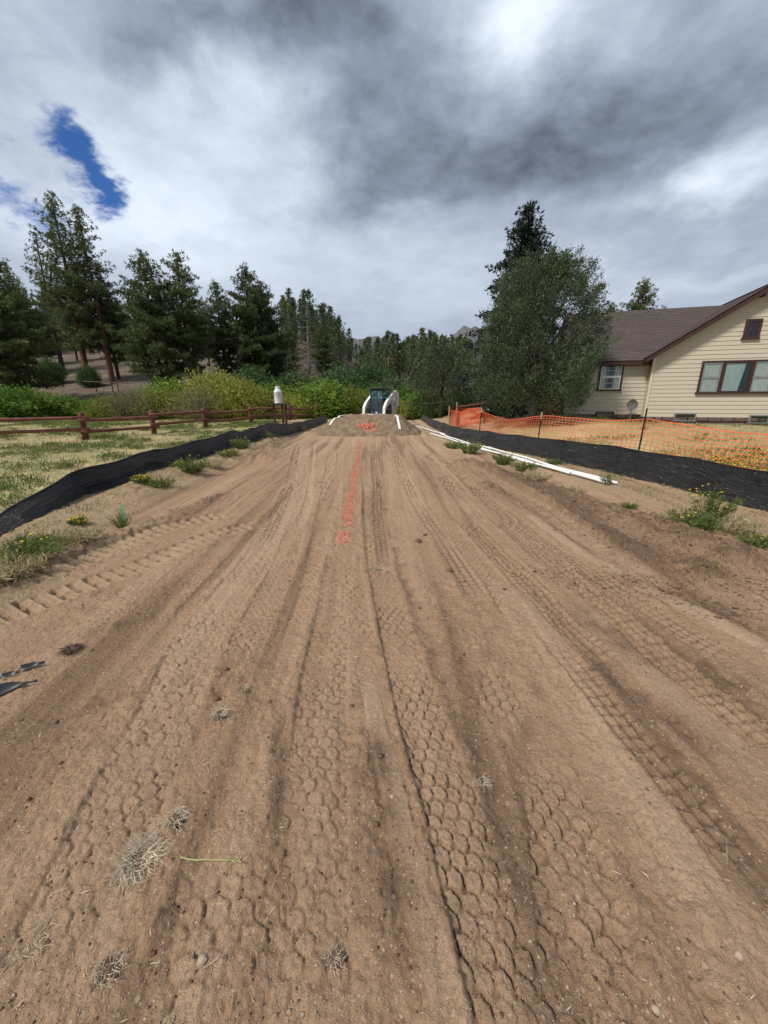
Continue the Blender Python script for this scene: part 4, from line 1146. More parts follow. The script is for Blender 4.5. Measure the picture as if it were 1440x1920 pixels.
# foundation: mortar core and separate stones
for (xa, xb, yy, zt) in ((0, GW, 0, FZ), (WX0, 0, WY, FZ + .1)):
    mb = MB(); mb.box(((xa + xb) / 2, yy + .10, zt / 2 - .1), (xb - xa, .16, zt + .18)); fnd = mb.build('foundation', 'mortar', house)
    x = xa
    while x < xb - .12:
        wd_ = min(hr_.uniform(.28, .62), xb - x)
        for zz in (zt - .19, zt - .44):
            ww = wd_ - .035; hh = hr_.uniform(.18, .22)
            s = MB(); s.bbox((x + wd_ / 2, yy + .015 - hr_.random() * .03, zz + .09), (ww, .12, hh), .035)
            s.v = [(a + hr_.uniform(-.012, .012), b + hr_.uniform(-.01, .01), min(c + hr_.uniform(-.012, .012), zt - .008)) for a, b, c in s.v]
            s.build('stone', 'stone', fnd)
        x += wd_
# satellite dish
p = house.matrix_basis @ Vector((-.55, WY - .35, 0)); zg = hz(p.x, p.y)
dish = thing('satellite_dish', 'round grey satellite dish on a short mast in front of the wing wall', 'dish', (p.x, p.y, zg), R(-35))
MB().tube([(0, 0, -.1), (0, 0, .62), (0, -.06, .74)], .022, 8).build('mast', 'metal', dish)
mb = MB(); vs = [(0, .06, 0)]; n = 24
for r_, yy in ((.10, .052), (.2, .028), (.29, -.01)):
    for i in range(n): vs.append((math.cos(i * 2 * math.pi / n) * r_ * .85, yy, math.sin(i * 2 * math.pi / n) * r_))
fs = [(0, 1 + (i + 1) % n, 1 + i) for i in range(n)]
for j in range(2):
    for i in range(n): a = 1 + j * n + i; b = 1 + j * n + (i + 1) % n; fs.append((a, b, b + n, a + n))
k = len(vs); vs += [(x, y + .012, z) for x, y, z in vs]; fs += [tuple(i + k for i in f[::-1]) for f in fs]
fs += [(1 + 2 * n + i, 1 + 2 * n + (i + 1) % n, k + 1 + 2 * n + (i + 1) % n, k + 1 + 2 * n + i) for i in range(n)]
mb.add([(x, y * math.cos(.3) - z * math.sin(.3) - .06, y * math.sin(.3) + z * math.cos(.3) + .82) for x, y, z in vs], fs)
mb.build('reflector', 'metal', dish, smooth=False)
MB().tube([(0, -.02, .58), (0, -.42, .62)], .012, 6).build('feed_arm', 'metal', dish)
MB().bbox((0, -.44, .66), (.09, .08, .10), .02).build('receiver', 'metal', dish)

# ------------------------------------------------------------------ log fence
lf = thing('log_fence', 'red brown post and rail log fence across the left lawn', 'fence', (0, 0, 0))
LP = [(-19.0, 12.6), (-15.6, 15.0), (-13.15, 17.2), (-11.85, 20.2), (-10.7, 23.6), (-8.95, 26.6), (-7.0, 29.4), (-5.7, 33.2), (-3.6, 35.8), (-1.2, 37.0)]
for i, (x, y) in enumerate(LP):
    z = hz(x, y); h_ = 1.15 + random.uniform(-.03, .03); a = random.uniform(-.03, .03)
    MB().tube([(x, y, z - .3), (x + a * .3, y, z + h_ - .06), (x + a, y, z + h_ - .02), (x + a, y, z + h_)], [.125, .115, .095, .045], 12, wob=.06).build('post', 'log', lf, smooth=True)
for i in range(len(LP) - 1):
    a, b = Vector(LP[i]).to_3d(), Vector(LP[i + 1]).to_3d(); d = (b - a).normalized(); nrm = Vector((d.y, -d.x, 0))
    if nrm.y > 0: nrm = -nrm
    for hh in (.42, .90):
        s_ = .12 if i % 2 == 0 else -.12
        p0 = a - d * .22 + nrm * .13; p1 = b + d * .22 + nrm * .13
        off = .055 * (1 if i % 2 else -1)
        pts = [p0 + Vector((0, 0, hz(a.x, a.y) + hh + off)), (p0 + p1) / 2 + Vector((0, 0, (hz(a.x, a.y) + hz(b.x, b.y)) / 2 + hh + off - .015)), p1 + Vector((0, 0, hz(b.x, b.y) + hh + off))]
        fine = [pts[0].lerp(pts[1], t) for t in (0, .33, .66)] + [pts[1].lerp(pts[2], t) for t in (0, .33, .66, 1)]
        MB().tube(fine, [.074 * random.uniform(.92, 1.08) for _ in fine], 10, wob=.05).build('rail', 'railgrey' if i >= 7 and hh > .8 else 'railwear', lf, smooth=True)

# stand with a white can
x, y = -5.25, 20.0; z = hz(x, y)
st = thing('post_stand', 'dark wooden stand with flat top beside the log fence', 'stand', (x, y, z), .1)
for dx_ in (-.28, .14, .30):
    MB().bbox((dx_, 0, .68), (.10, .10, 1.5), .012).build('post', 'trim', st)
MB().bbox((0, 0, 1.46), (1.06, .34, .07), .012).build('top_board', 'machine_black', st)
can = thing('milk_can', 'white painted can with shoulder and narrow neck standing on the dark stand', 'can', (x - .02, y, z + 1.497))
mb = MB(); prof = [(.20, 0), (.205, .02), (.20, .06), (.20, .50), (.215, .52), (.205, .56), (.14, .66), (.13, .69)]
mb.tube([(0, 0, a) for r_, a in prof], [r_ for r_, a in prof], 24); mb.build('can_body', 'can', can, smooth=True)
MB().tube([(0, 0, .685), (0, 0, .80), (0, 0, .815), (0, 0, .82)], [.122, .122, .10, .04], 20).build('lid', 'can', can)
for s_ in (-1, 1): MB().tube([(s_ * .20, 0, .50), (s_ * .25, 0, .56), (s_ * .19, 0, .61)], .012, 6).build('handle', 'metal', can)
mb = MB(); mb.tube([(.02, -.2105, .42), (.09, -.192, .42)], .01, 5); mb.tube([(.05, -.2035, .28), (.05, -.2035, .42)], .009, 5); mb.build('dark_mark', 'metal', can)


# ------------------------------------------------------------------ silt fences
def silt(name, label, pts, seed, lean, stakes):
    """pts: (x, y, height, lean outward)"""
    t = thing(name, label, 'silt fence', (0, 0, 0)); p = np.array(pts, float)
    L = np.concatenate([[0], np.cumsum(np.hypot(np.diff(p[:, 0]), np.diff(p[:, 1])))]); n = int(L[-1] / .045) + 1; s = np.linspace(0, L[-1], n)
    x = np.interp(s, L, p[:, 0]); y = np.interp(s, L, p[:, 1]); h_ = np.interp(s, L, p[:, 2]); ln = np.interp(s, L, p[:, 3])
    tx = np.gradient(x); ty = np.gradient(y); l = np.hypot(tx, ty); nx, ny = ty / l * lean, -tx / l * lean
    nr = 15; V = np.zeros((nr, n, 3)); UV = np.zeros((nr, n, 2))
    gz = road_h(x, y)[0]; kk = np.ones(9) / 9; gz = np.convolve(np.pad(gz, 4, 'edge'), kk, 'valid')
    bay = np.mod(s, 1.9) / 1.9; sag = np.sin(bay * math.pi)
    for r_ in range(nr):
        f = r_ / (nr - 1)
        # folds run diagonally from the stake heads
        dist = (np.abs(fbm(s * 1.3 + f * 1.3, s * .2 - f * 3.2, 1.0, 3, seed)) * .060 + fbm(s * 2.4 + f * 3.0, s * .3 - f * 6, 1.0, 3, seed + 6) * .016 - .018)
        bulge = -.05 * math.sin(f * math.pi) * sag
        off = ln * f + (dist * (.3 + .7 * math.sin(min(1, f * 1.1) * math.pi))) + bulge
        V[r_, :, 0] = x + nx * off; V[r_, :, 1] = y + ny * off
        V[r_, :, 2] = gz - .10 + (h_ + .10 - .035 * sag + fbm(s, s * 0, .8, 2, seed + 9) * .012) * f
        UV[r_, :, 0] = s; UV[r_, :, 1] = f
    me = npmesh('fabric', V.reshape(-1, 3), grid_faces(nr, n), uv=UV.reshape(-1, 2), smooth=True)
    link('fabric', me, 'fabric', t)
    # skirt of folded fabric at the head
    mb = MB(); k = max(1, n // 160)
    top = [tuple(V[-1, i]) for i in range(0, n, k)]; mb.tube(top, .008, 5); mb.build('top_hem', 'fabric', t)
    for (q, up_) in stakes:
        i = int(np.argmin(np.abs(s - q))); bx, by = x[i] + nx[i] * (ln[i] + .05), y[i] + ny[i] * (ln[i] + .05)
        MB().box((bx, by, gz[i] + (h_[i] + up_) / 2 - .1), (.042, .042, h_[i] + up_ + .2), rz=.3, ry=.03).build('stake', 'stake', t)
    return t


silt('silt_fence', 'black silt fence along the left of the dirt, sagging at the near corner',
     [(-3.85, 1.2, .12, .26), (-4.05, 2.6, .12, .30), (-4.22, 3.6, .12, .32), (-4.60, 4.8, .19, .27), (-5.10, 6.12, .44, .02), (-5.16, 6.35, .45, .01), (-5.05, 7.9, .50, .02), (-5.15, 9.9, .52, .02), (-4.95, 12.7, .54, .0), (-4.8, 15.1, .56, 0), (-4.5, 19, .52, 0), (-4.1, 24, .50, 0), (-3.9, 27, .45, 0)],
     501, -1, [(5.45, .08), (9.3, -.04), (11.8, -.05), (14.3, -.04), (18, .02), (21.5, .03)])
silt('silt_fence', 'black silt fence along the right side of the dirt, in front of the orange netting',
     [(5.85, 1.0, .62, .0), (5.8, 3.0, .62, .03), (5.6, 5.3, .60, .02), (5.38, 7.2, .60, .0), (5.13, 8.9, .62, .0), (4.75, 10.4, .60, .02), (4.3, 12.0, .56, .0), (3.6, 14.5, .58, .0), (3.25, 17.5, .52, .02), (3.0, 20, .5, 0), (2.8, 23.5, .48, 0), (2.65, 28, .45, 0)],
     601, 1, [(7.95, .05), (11.2, -.05), (13.8, -.03), (17, -.02), (21, 0)])


# ------------------------------------------------------------------ orange netting
def netting(name, label, pts, cell=(.13, .085), th=.0054, seed=1, parent=None):
    """pts: (x, y, top height, lean of the top away, bottom height)"""
    p = np.array(pts, float); L = np.concatenate([[0], np.cumsum(np.hypot(np.diff(p[:, 0]), np.diff(p[:, 1])))])
    n = int(L[-1] / cell[0]); nr = int(1.12 / cell[1]); s = np.linspace(0, L[-1], n)
    gi = lambda c: np.interp(s, L, p[:, c])
    x, y, top, ln, bot = gi(0), gi(1), gi(2), gi(3), gi(4); gz = np.array([hz(a, b) for a, b in zip(x, y)])
    tx = np.gradient(x); ty = np.gradient(y); l = np.hypot(tx, ty); nx, ny = ty / l, -tx / l
    V = np.zeros((n, nr + 1, 3))
    for j in range(nr + 1):
        f = j / nr; wv = fbm(s * .9, s * 0 + f * 2.4, 1.0, 3, seed) * .11 + fbm(s * 2.5, s * 0 + f * 5, 1.0, 2, seed + 3) * .04
        off = ln * sst(np.array([f]), .55, 1.0)[0] + wv * math.sin(max(.05, f) * math.pi)
        sl = fbm(s * 1.2, s * 0 + f * 3.2, 1.0, 2, seed + 7) * .05 * (1 - f * .5)
        V[:, j, 0] = x + nx * off + tx / l * sl; V[:, j, 1] = y + ny * off + ty / l * sl
        V[:, j, 2] = gz + bot + (top - bot) * (f ** .92) + fbm(s, s * 0 + f, .7, 3, seed + 11) * .05 * f
    verts = []; faces = []
    def strip(P, w_, up):
        k = len(P); a = len(verts)
        for q, (pp, uu) in enumerate(zip(P, up)):
            verts.append(pp + uu * w_); verts.append(pp - uu * w_)
        for q in range(k - 1): faces.append((a + 2 * q, a + 2 * q + 2, a + 2 * q + 3, a + 2 * q + 1))
    tang = np.stack([tx / l, ty / l, 0 * tx], 1)
    for i in range(n): strip(V[i], th * 1.15, np.repeat(tang[i][None], nr + 1, 0))
    upv = unit(np.gradient(V, axis=1))
    for j in range(nr + 1): strip(V[:, j] + np.stack([nx, ny, 0 * nx], 1) * .002, th * (1.8 if j in (0, nr) else 1.0), upv[:, j])
    me = npmesh(name, np.array(verts), np.array(faces)); o = link(name, me, 'net', parent)
    md = o.modifiers.new('thickness', 'SOLIDIFY'); md.thickness = .003
    return o


nf = thing('safety_fence', 'sagging orange plastic safety netting on thin dark posts across the right yard', 'fence', (0, 0, 0))
netting('netting', '', [(7.1, 1.5, 1.10, .30, .02), (6.95, 4.4, 1.02, .32, .02), (6.7, 5.9, .98, .34, .02), (6.35, 7.6, 1.05, .30, .04), (5.98, 9.0, 1.22, .06, .10), (5.5, 10.6, 1.12, .18, .08), (4.98, 12.5, 1.18, .03, .10), (4.5, 14.7, .98, .16, .08), (4.15, 16.9, 1.2, .02, .10), (3.75, 19.2, 1.05, .10, .08), (3.55, 21.0, 1.15, .0, .05)], seed=900, parent=nf)
for (x, y, h_, tip) in ((5.93, 9.0, 1.46, 0), (4.95, 12.5, 1.28, 1), (4.12, 16.9, 1.38, 1), (3.5, 21.0, 1.25, 0), (6.9, 4.4, 1.4, 0)):
    z = hz(x, y); mb = MB(); mb.box((x, y, z + h_ / 2 - .15), (.036, .007, h_ + .3), ry=.02); mb.box((x, y + .016, z + h_ / 2 - .15), (.007, .026, h_ + .3), ry=.02)
    po = mb.build('post', 'dark_metal', nf)
    if tip: MB().box((x + .01, y - .02, z + h_ - .10), (.05, .02, .22)).build('cloth_tie', 'stake', po)
nf2 = thing('bunched_netting', 'bright orange netting bunched and gathered between two posts left of the spruce', 'fence', (0, 0, 0))
netting('netting', '', [(3.45, 20.9, 1.25, .0, .0), (3.7, 21.3, .9, .1, .0), (3.95, 21.7, 1.2, .0, .0), (4.3, 22.4, .75, .2, .0)], cell=(.075, .065), th=.007, seed=950, parent=nf2)
for (x, y, h_) in ((3.42, 20.85, 1.35), (3.98, 21.75, 1.45)):
    z = hz(x, y); MB().box((x, y + .05, z + h_ / 2 - .1), (.045, .045, h_ + .2)).build('post', 'stake', nf2)

# low wooden yard fence with mesh between the grove and the house
yf = thing('yard_fence', 'dark brown wooden fence with top rail joining the corner of the house', 'fence', (0, 0, 0))
wc = house.matrix_basis @ Vector((WX0 - .1, WY + .1, 0))
A = Vector((4.3, 23.0)); B = Vector((wc.x, wc.y)); YP = [A.lerp(B, t) for t in (0, .27, .62, 1.0)]
for i, p in enumerate(YP):
    z = hz(p.x, p.y); MB().bbox((p.x, p.y, z + .52), (.14, .14, 1.45 if i < 3 else 1.5), .015).build('post', 'trim', yf)
for i in range(3):
    a, b = YP[i], YP[i + 1]; za, zb = hz(a.x, a.y), hz(b.x, b.y)
    for hh, r_ in ((1.12, .05),):
        MB().tube([(a.x, a.y - .10, za + hh), ((a.x + b.x) / 2, (a.y + b.y) / 2 - .10, (za + zb) / 2 + hh), (b.x, b.y - .10, zb + hh)], r_, 8).build('rail', 'log', yf)
netting('netting', '', [(A.x, A.y + .1, 1.0, 0, .05), ((A.x + B.x) / 2 - 1.5, (A.y + B.y) / 2 + .12, .95, 0, .05)], cell=(.07, .06), th=.008, seed=970, parent=yf)
netting('netting', '', [(YP[2].x + 1.2, YP[2].y + .1, .95, 0, .05), (B.x - .1, B.y + .1, 1.05, 0, .05)], cell=(.06, .05), th=.010, seed=975, parent=yf)

# teal barrels beyond the yard fence
for k, (u, Y, lab) in enumerate([(934, 27, 'teal barrel behind the yard fence, left one under the trees'), (972, 26.5, 'teal barrel behind the yard fence, right one beside the juniper trunk')]):
    x, y, _ = at(u, 760, Y); z = hz(x, y)
    t = thing('barrel', lab, 'barrel', (x, y, z))
    prof = [(.26, -.02), (.28, .02), (.28, .28), (.295, .30), (.28, .32), (.28, .56), (.295, .58), (.28, .60), (.28, .84), (.26, .87)]
    MB().tube([(0, 0, a * .95) for r_, a in prof], [r_ for r_, a in prof], 18).build('drum', 'teal', t, smooth=False)
    MB().tube([(0, 0, .80), (0, 0, .85)], [.30, .30], 18).build('rim', 'teal', t)
# rail on the hillside and utility pole
x, y, z = at(175, 700, 45); z = hz(x, y)
t = thing('hillside_rail', 'short weathered rail on thin posts on the bare hillside', 'fence', (x, y, z), .1)
for dx_ in (0, 1.7, 2.3): MB().tube([(dx_, 0, -.3), (dx_, 0, 1.25)], .05, 6).build('post', 'bark_dark', t)
MB().tube([(-1.2, 0, 1.15), (3.6, 0, .95)], .05, 6).build('rail', 'railgrey', t)
x, y, z = at(728, 700, 88); z = hz(x, y); ht = at(728, 668, 88)[2] - z
t = thing('utility_pole', 'thin wooden utility pole in front of the far forest', 'pole', (x, y, z))
MB().tube([(0, 0, -.5), (0, 0, ht)], [.16, .11], 8).build('pole_shaft', 'pole', t)
MB().box((0, 0, ht - .5), (1.8, .1, .12)).build('crossarm', 'pole', t)
for dx_ in (-.8, 0, .8): MB().tube([(dx_, 0, ht - .44), (dx_, 0, ht - .26)], .04, 6).build('insulator', 'metal', t)
for dx_ in (-.8, .8):
    mb = MB(); mb.tube([(dx_ + q * 60, q * 6, ht - .28 - 6 * q * (1 - q) + q * 2) for q in np.linspace(0, 1, 12)], .018, 4); mb.build('wire', 'dark_metal', t)
# far wire fence behind the loader
t = thing('wire_fence', 'low dark pipe rail fence with posts right of the machine', 'fence', (0, 0, 0))
ww_ = [at(742, 745, 29), at(775, 745, 28), at(810, 745, 27.5), at(850, 745, 27)]
for a, b in zip(ww_[:-1], ww_[1:]):
    MB().tube([(a[0], a[1], hz(a[0], a[1]) + 1.25), (b[0], b[1], hz(b[0], b[1]) + 1.25)], .022, 6).build('rail', 'dark_metal', t)
for a in ww_: MB().tube([(a[0], a[1], hz(a[0], a[1]) - .2), (a[0], a[1], hz(a[0], a[1]) + 1.3)], .03, 6).build('post', 'dark_metal', t)

# ------------------------------------------------------------------ dirt mound
nu, nv_ = 150, 110
ux = np.linspace(-4.6, 3.6, nu); uy = np.linspace(17.2, 25.8, nv_); MX, MY = np.meshgrid(ux, uy)


def mound_h(X, Y):
    n1 = fbm(X, Y, 1.1, 4, 801)
    px = np.where(X < MOUND_CX, (MOUND_CX - 1.55 - X) * .66, (X - (MOUND_CX + 1.55)) * .86); py = np.where(Y < 21, (20.0 - Y) * .95, (Y - 24) * .8)
    r0 = .30; d = np.hypot(np.maximum(0, px + r0), np.maximum(0, py + r0)) - r0
    z = .85 + sst(Y, 19.6, 21) * .06 - np.maximum(0, d - .02) * .80
    return z + n1 * .09 * sst(1.6 - np.abs(d), 0, 1.5) + fbm(X, Y, 4, 5, 811, .66) * .12 + np.maximum(0, fbm(X * 1.0, Y * .45, 2.3, 3, 821)) * -.10 * sst(d, .1, .5)


MZ = mound_h(MX, MY)
me = npmesh('dirt_mound', np.stack([MX, MY, np.maximum(MZ, -.3)], -1).reshape(-1, 3), grid_faces(nv_, nu), smooth=True)
tag(link('dirt_mound', me, 'mound'), 'flat topped heap of grey brown soil at the far end of the dirt strip', 'mound')
def mh(x, y): return float(mound_h(np.array([[x]]), np.array([[y]]))[0, 0])
for k, (ax, ay, bx, by, lab) in enumerate([(-2.75, 19.9, -2.05, 20.7, 'white strap lying over the left shoulder of the dirt mound'), (.60, 20.6, .78, 19.3, 'white strap hanging down the right face of the dirt mound')]):
    mb = MB(); pts = []
    for q in np.linspace(0, 1, 14): px_, py_ = ax + (bx - ax) * q, ay + (by - ay) * q; pts.append(Vector((px_, py_, mh(px_, py_) + .035)))
    d = (pts[-1] - pts[0]).normalized(); sd_ = Vector((-d.y, d.x, 0)) * .06
    vs = [p + sd_ for p in pts] + [p - sd_ for p in pts] + [p + sd_ - Vector((0, 0, .02)) for p in pts] + [p - sd_ - Vector((0, 0, .02)) for p in pts]; n = 14
    mb.add(vs, [(i, i + n, i + n + 1, i + 1) for i in range(n - 1)] + [(i, i + 1, i + 1 + 2 * n, i + 2 * n) for i in range(n - 1)] + [(i + n, i + 3 * n, i + 3 * n + 1, i + n + 1) for i in range(n - 1)])
    tag(mb.build('strap', 'strap'), lab, 'strap', 'white straps on the mound')


# orange marking paint: flecks of paint on the crumbs of soil
def flecks(name, P, size, hf, m):
    rg = np.random.default_rng(4); n = len(P); V = []; Fc = []
    z = hf(P[:, 0], P[:, 1]); eps = .01
    nx = (hf(P[:, 0] + eps, P[:, 1]) - z) / eps; ny = (hf(P[:, 0], P[:, 1] + eps) - z) / eps
    nx = np.clip(nx, -.6, .6); ny = np.clip(ny, -.6, .6)
    k = 6; an = rg.random(n) * 6.28
    for j in range(k):
        r_ = size * rg.uniform(.45, 1.2, n); a = an + j * 2 * math.pi / k; ox = np.cos(a) * r_ * .8; oy = np.sin(a) * r_ * 1.3
        V.append(np.stack([P[:, 0] + ox, P[:, 1] + oy, z + nx * ox + ny * oy + .0045], 1))
    V = np.stack(V, 1).reshape(-1, 3); a = np.arange(n)[:, None] * k
    Fc = np.concatenate([a + np.array([[0, 1, 2, 3]]), a + np.array([[0, 3, 4, 5]])])
    me = npmesh(name, V, Fc); return link(name, me, m)


lp = smooth_poly(G((676, 826), (668, 870), (658, 930), (648, 990), (642, 1022)), 12)
seg = np.hypot(*np.diff(lp, axis=0).T); cs = np.concatenate([[0], np.cumsum(seg)]); q = rng.random(4200) ** 1.0 * cs[-1]
px_ = np.interp(q, cs, lp[:, 0]); py_ = np.interp(q, cs, lp[:, 1])
keep = (vnoise(px_ * 0 + q * 3.5, q * 0, 7) + rng.random(len(q)) * .45 > .50)
P_ = np.stack([px_ + rng.normal(size=len(q)) * .045, py_ + rng.normal(size=len(q)) * .02], 1)[keep]
tag(flecks('paint_line', P_, .011 * np.ones(len(P_)), lambda a, b: road_h(a, b)[0], 'paint_orange'), 'orange spray paint line running along the middle of the dirt', 'paint mark', kind='stuff')
n = 260; P_ = np.stack([-.85 + rng.normal(size=n) * .22, 19.45 + rng.uniform(-.22, .22, n)], 1)
keep = vnoise(P_[:, 0] * 6, P_[:, 1] * 6, 5) > .35; P_ = P_[keep]
tag(flecks('paint_patch', P_, .045 * np.ones(len(P_)), lambda a, b: mound_h(a[None], b[None])[0] + .01, 'paint_orange'), 'orange spray paint patch on the front brow of the dirt mound', 'paint mark', kind='stuff')

# ------------------------------------------------------------------ compact track loader
LD = thing('track_loader', 'white and black compact track loader with dark bucket parked behind the dirt mound', 'loader', (-.22, 23.3, .32), R(-20), None, (.70, .9, 1.0))
mb = MB(); mb.bbox((0, .55, .78), (1.05, 2.0, .75), .06); mb.build('body', 'machine_black', LD); MB().bbox((0, 1.45, 1.10), (1.35, .75, 1.0), .08).build('engine_cover', 'white_paint', LD)
# cab frame, with real openings
cab = MB()
for s_ in (-1, 1):
    cab.add([(s_ * .56, -.72, .45), (s_ * .56, -.60, .45), (s_ * .56, -.50, 2.02), (s_ * .56, -.62, 2.02), (s_ * .49, -.74, .45), (s_ * .49, -.60, .45), (s_ * .49, -.52, 2.02), (s_ * .49, -.64, 2.02)],
            [(0, 1, 2, 3), (7, 6, 5, 4), (0, 4, 5, 1), (3, 2, 6, 7), (0, 3, 7, 4), (1, 5, 6, 2)])
    cab.bbox((s_ * .54, .55, 1.35), (.08, .12, 1.5), .01); cab.bbox((s_ * .54, 0, .72), (.07, 1.2, .5), .01); cab.bbox((s_ * .54, 0, 1.98), (.07, 1.2, .1), .01)
cab.bbox((0, -.66, .58), (1.08, .10, .42), .03); cab.bbox((0, .56, .95), (1.05, .06, .6), .01); cab.bbox((0, -.60, 1.97), (1.08, .08, .12), .02)
cabo = cab.build('cab', 'machine_black', LD)
MB().bbox((0, -.05, 2.06), (1.28, 1.50, .09), .03).build('cab_roof', 'machine_black', cabo)
MB().bbox((.38, .45, 2.05), (1.2, .5, .04), .01).build('rear_canopy', 'machine_black', cabo)
MB().add([(-.49, -.70, .79), (.49, -.70, .79), (.49, -.62, 1.92), (-.49, -.62, 1.92)], [(0, 1, 2, 3)]).build('windshield', 'cabglass', cabo)
for s_ in (-1, 1): MB().box((s_ * .545, 0, 1.45), (.01, 1.0, .95)).build('side_glass', 'cabglass', cabo)
mb = MB(); mb.bbox((0, .15, .95), (.50, .45, .14), .04); mb.bbox((0, .38, 1.25), (.48, .12, .6), .04); mb.build('seat', 'rubber', cabo)
mb = MB(); mb.tube([(.30, -.735, .95), (.12, -.72, 1.35), (.10, -.71, 1.45)], .012, 5); mb.build('wiper', 'machine_black', cabo)
MB().bbox((0.02, -.722, .70), (.17, .014, .12), .003).build('emblem', 'white_paint', cabo)
for s_ in (-1, 1): MB().bbox((s_ * .36, -.72, .70), (.12, .03, .06), .01).build('headlight', 'metal', cabo)
for s_ in (-1, 1):
    # lift arm: rises at the rear, sweeps down in front
    arm = MB(); pr_ = [(1.62, 1.05), (1.60, 1.72), (1.30, 1.98), (.85, 1.95), (-.1, 1.62), (-.82, 1.30), (-1.16, 1.02), (-1.26, .30), (-1.06, .30), (-1.00, .88), (-.72, 1.06), (.0, 1.34), (.80, 1.64), (1.10, 1.62), (1.18, 1.05)]
    arm.prism([(a, b) for a, b in pr_], s_ * .87 - .10, s_ * .87 + .10); arm.v = [(y_, x_, z_) for x_, y_, z_ in arm.v]
    arm.build('lift_arm', 'white_paint', LD)
    MB().tube([(s_ * .62, .6, .85), (s_ * .64, -.75, 1.02)], [.05, .03], 8).build('lift_cylinder', 'metal', LD)
    MB().tube([(s_ * .5, -1.05, 1.0), (s_ * .5, -1.38, .55)], [.04, .03], 8).build('tilt_cylinder', 'dark_metal', LD)
    tk = MB(); prof = [(-1.0, .10), (-.85, .0), (.95, .0), (1.15, .16), (1.05, .52), (.85, .60), (-.75, .42), (-1.0, .26)]
    tk.prism(prof, s_ * .78 - .18, s_ * .78 + .18); tk.v = [(y_, x_, z_) for x_, y_, z_ in tk.v]; tko = tk.build('track', 'rubber', LD)
    for q in range(14): MB().box((s_ * .78, -.8 + q * .13, -.012), (.37, .05, .03)).build('lug', 'rubber', tko)
    MB().tube([(s_ * 1.02, .0, 1.45), (s_ * 1.02, .0, 1.62)], .03, 6)
bk = MB(); prof = [(-1.35, .56), (-1.42, .40), (-1.55, .22), (-2.15, .16), (-2.16, .18), (-1.58, .26), (-1.46, .42), (-1.39, .56)]
bk.prism(prof, -1.02, 1.02); bk.v = [(y_, x_, z_) for x_, y_, z_ in bk.v]; bo = bk.build('bucket', 'bucket', LD)
for s_ in (-1, 1):
    e = MB(); e.prism([(-1.36, .56), (-1.43, .40), (-1.56, .22), (-2.15, .165), (-2.0, .40)], s_ * 1.03 - .012, s_ * 1.03 + .012); e.v = [(y_, x_, z_) for x_, y_, z_ in e.v]; e.build('bucket_side', 'bucket', bo)
MB().bbox((0, -2.19, .17), (2.06, .12, .03), .006).build('cutting_edge', 'metal', bo)
MB().bbox((0, -1.33, .5), (1.2, .08, .4), .01).build('attachment_plate', 'machine_black', LD)
bo.location = (0, -.05, .12)

# ------------------------------------------------------------------ white pipes
def pipe(a, b, r_, label):
    n = 16; pts = []; d = math.hypot(b[0] - a[0], b[1] - a[1])
    for q in np.linspace(0, 1, n):
        x, y = a[0] + (b[0] - a[0]) * q, a[1] + (b[1] - a[1]) * q; pts.append([x, y, 0])
    zs = road_h(np.array([p[0] for p in pts]), np.array([p[1] for p in pts]))[0]; zs = np.convolve(np.pad(zs, 3, 'edge'), np.ones(7) / 7, 'valid') + r_ + .022
    pts = [Vector((p[0], p[1], z + .01 * math.sin(i * .9))) for i, (p, z) in enumerate(zip(pts, zs))]
    t = thing('plastic_pipe', label, 'pipe', tuple(pts[0]), 0, 'white pipes lying along the right silt fence')
    loc = [p - pts[0] for p in pts]
    mb = MB(); mb.tube(loc, r_, 14, cap=False); k = len(loc) * 14
    dr = (loc[1] - loc[0]).normalized(); mb.tube([loc[0] - dr * .001, loc[0] + dr * .3], r_ * .86, 14, cap=False)
    mb.tube([loc[-2], loc[-1]], r_ * .86, 14, cap=False)
    mb.build('pipe_wall', 'pvc', t, smooth=True)
    MB().tube([loc[-1] - (loc[-1] - loc[-2]).normalized() * .22, loc[-1]], r_ * 1.14, 14, cap=False).build('bell_end', 'pvc', t, smooth=True)


pipe((4.62, 7.45), (3.62, 13.4), .031, 'white plastic pipe nearest the camera, its open end in front')
pipe((4.47, 7.55), (3.38, 13.5), .031, 'white plastic pipe just left of the nearest pipe, almost as long')
pipe((4.22, 8.6), (3.12, 14.6), .031, 'white plastic pipe on the dirt side of the bundle, its near end set back')
pipe((3.66, 13.1), (2.75, 19.0), .031, 'white plastic pipe continuing the bundle towards the mound, right one')
pipe((3.42, 13.9), (2.35, 19.6), .031, 'white plastic pipe continuing the bundle towards the mound, left one')
pipe((2.9, 18.5), (1.95, 24.6), .031, 'white plastic pipe furthest away, ending beside the mound')


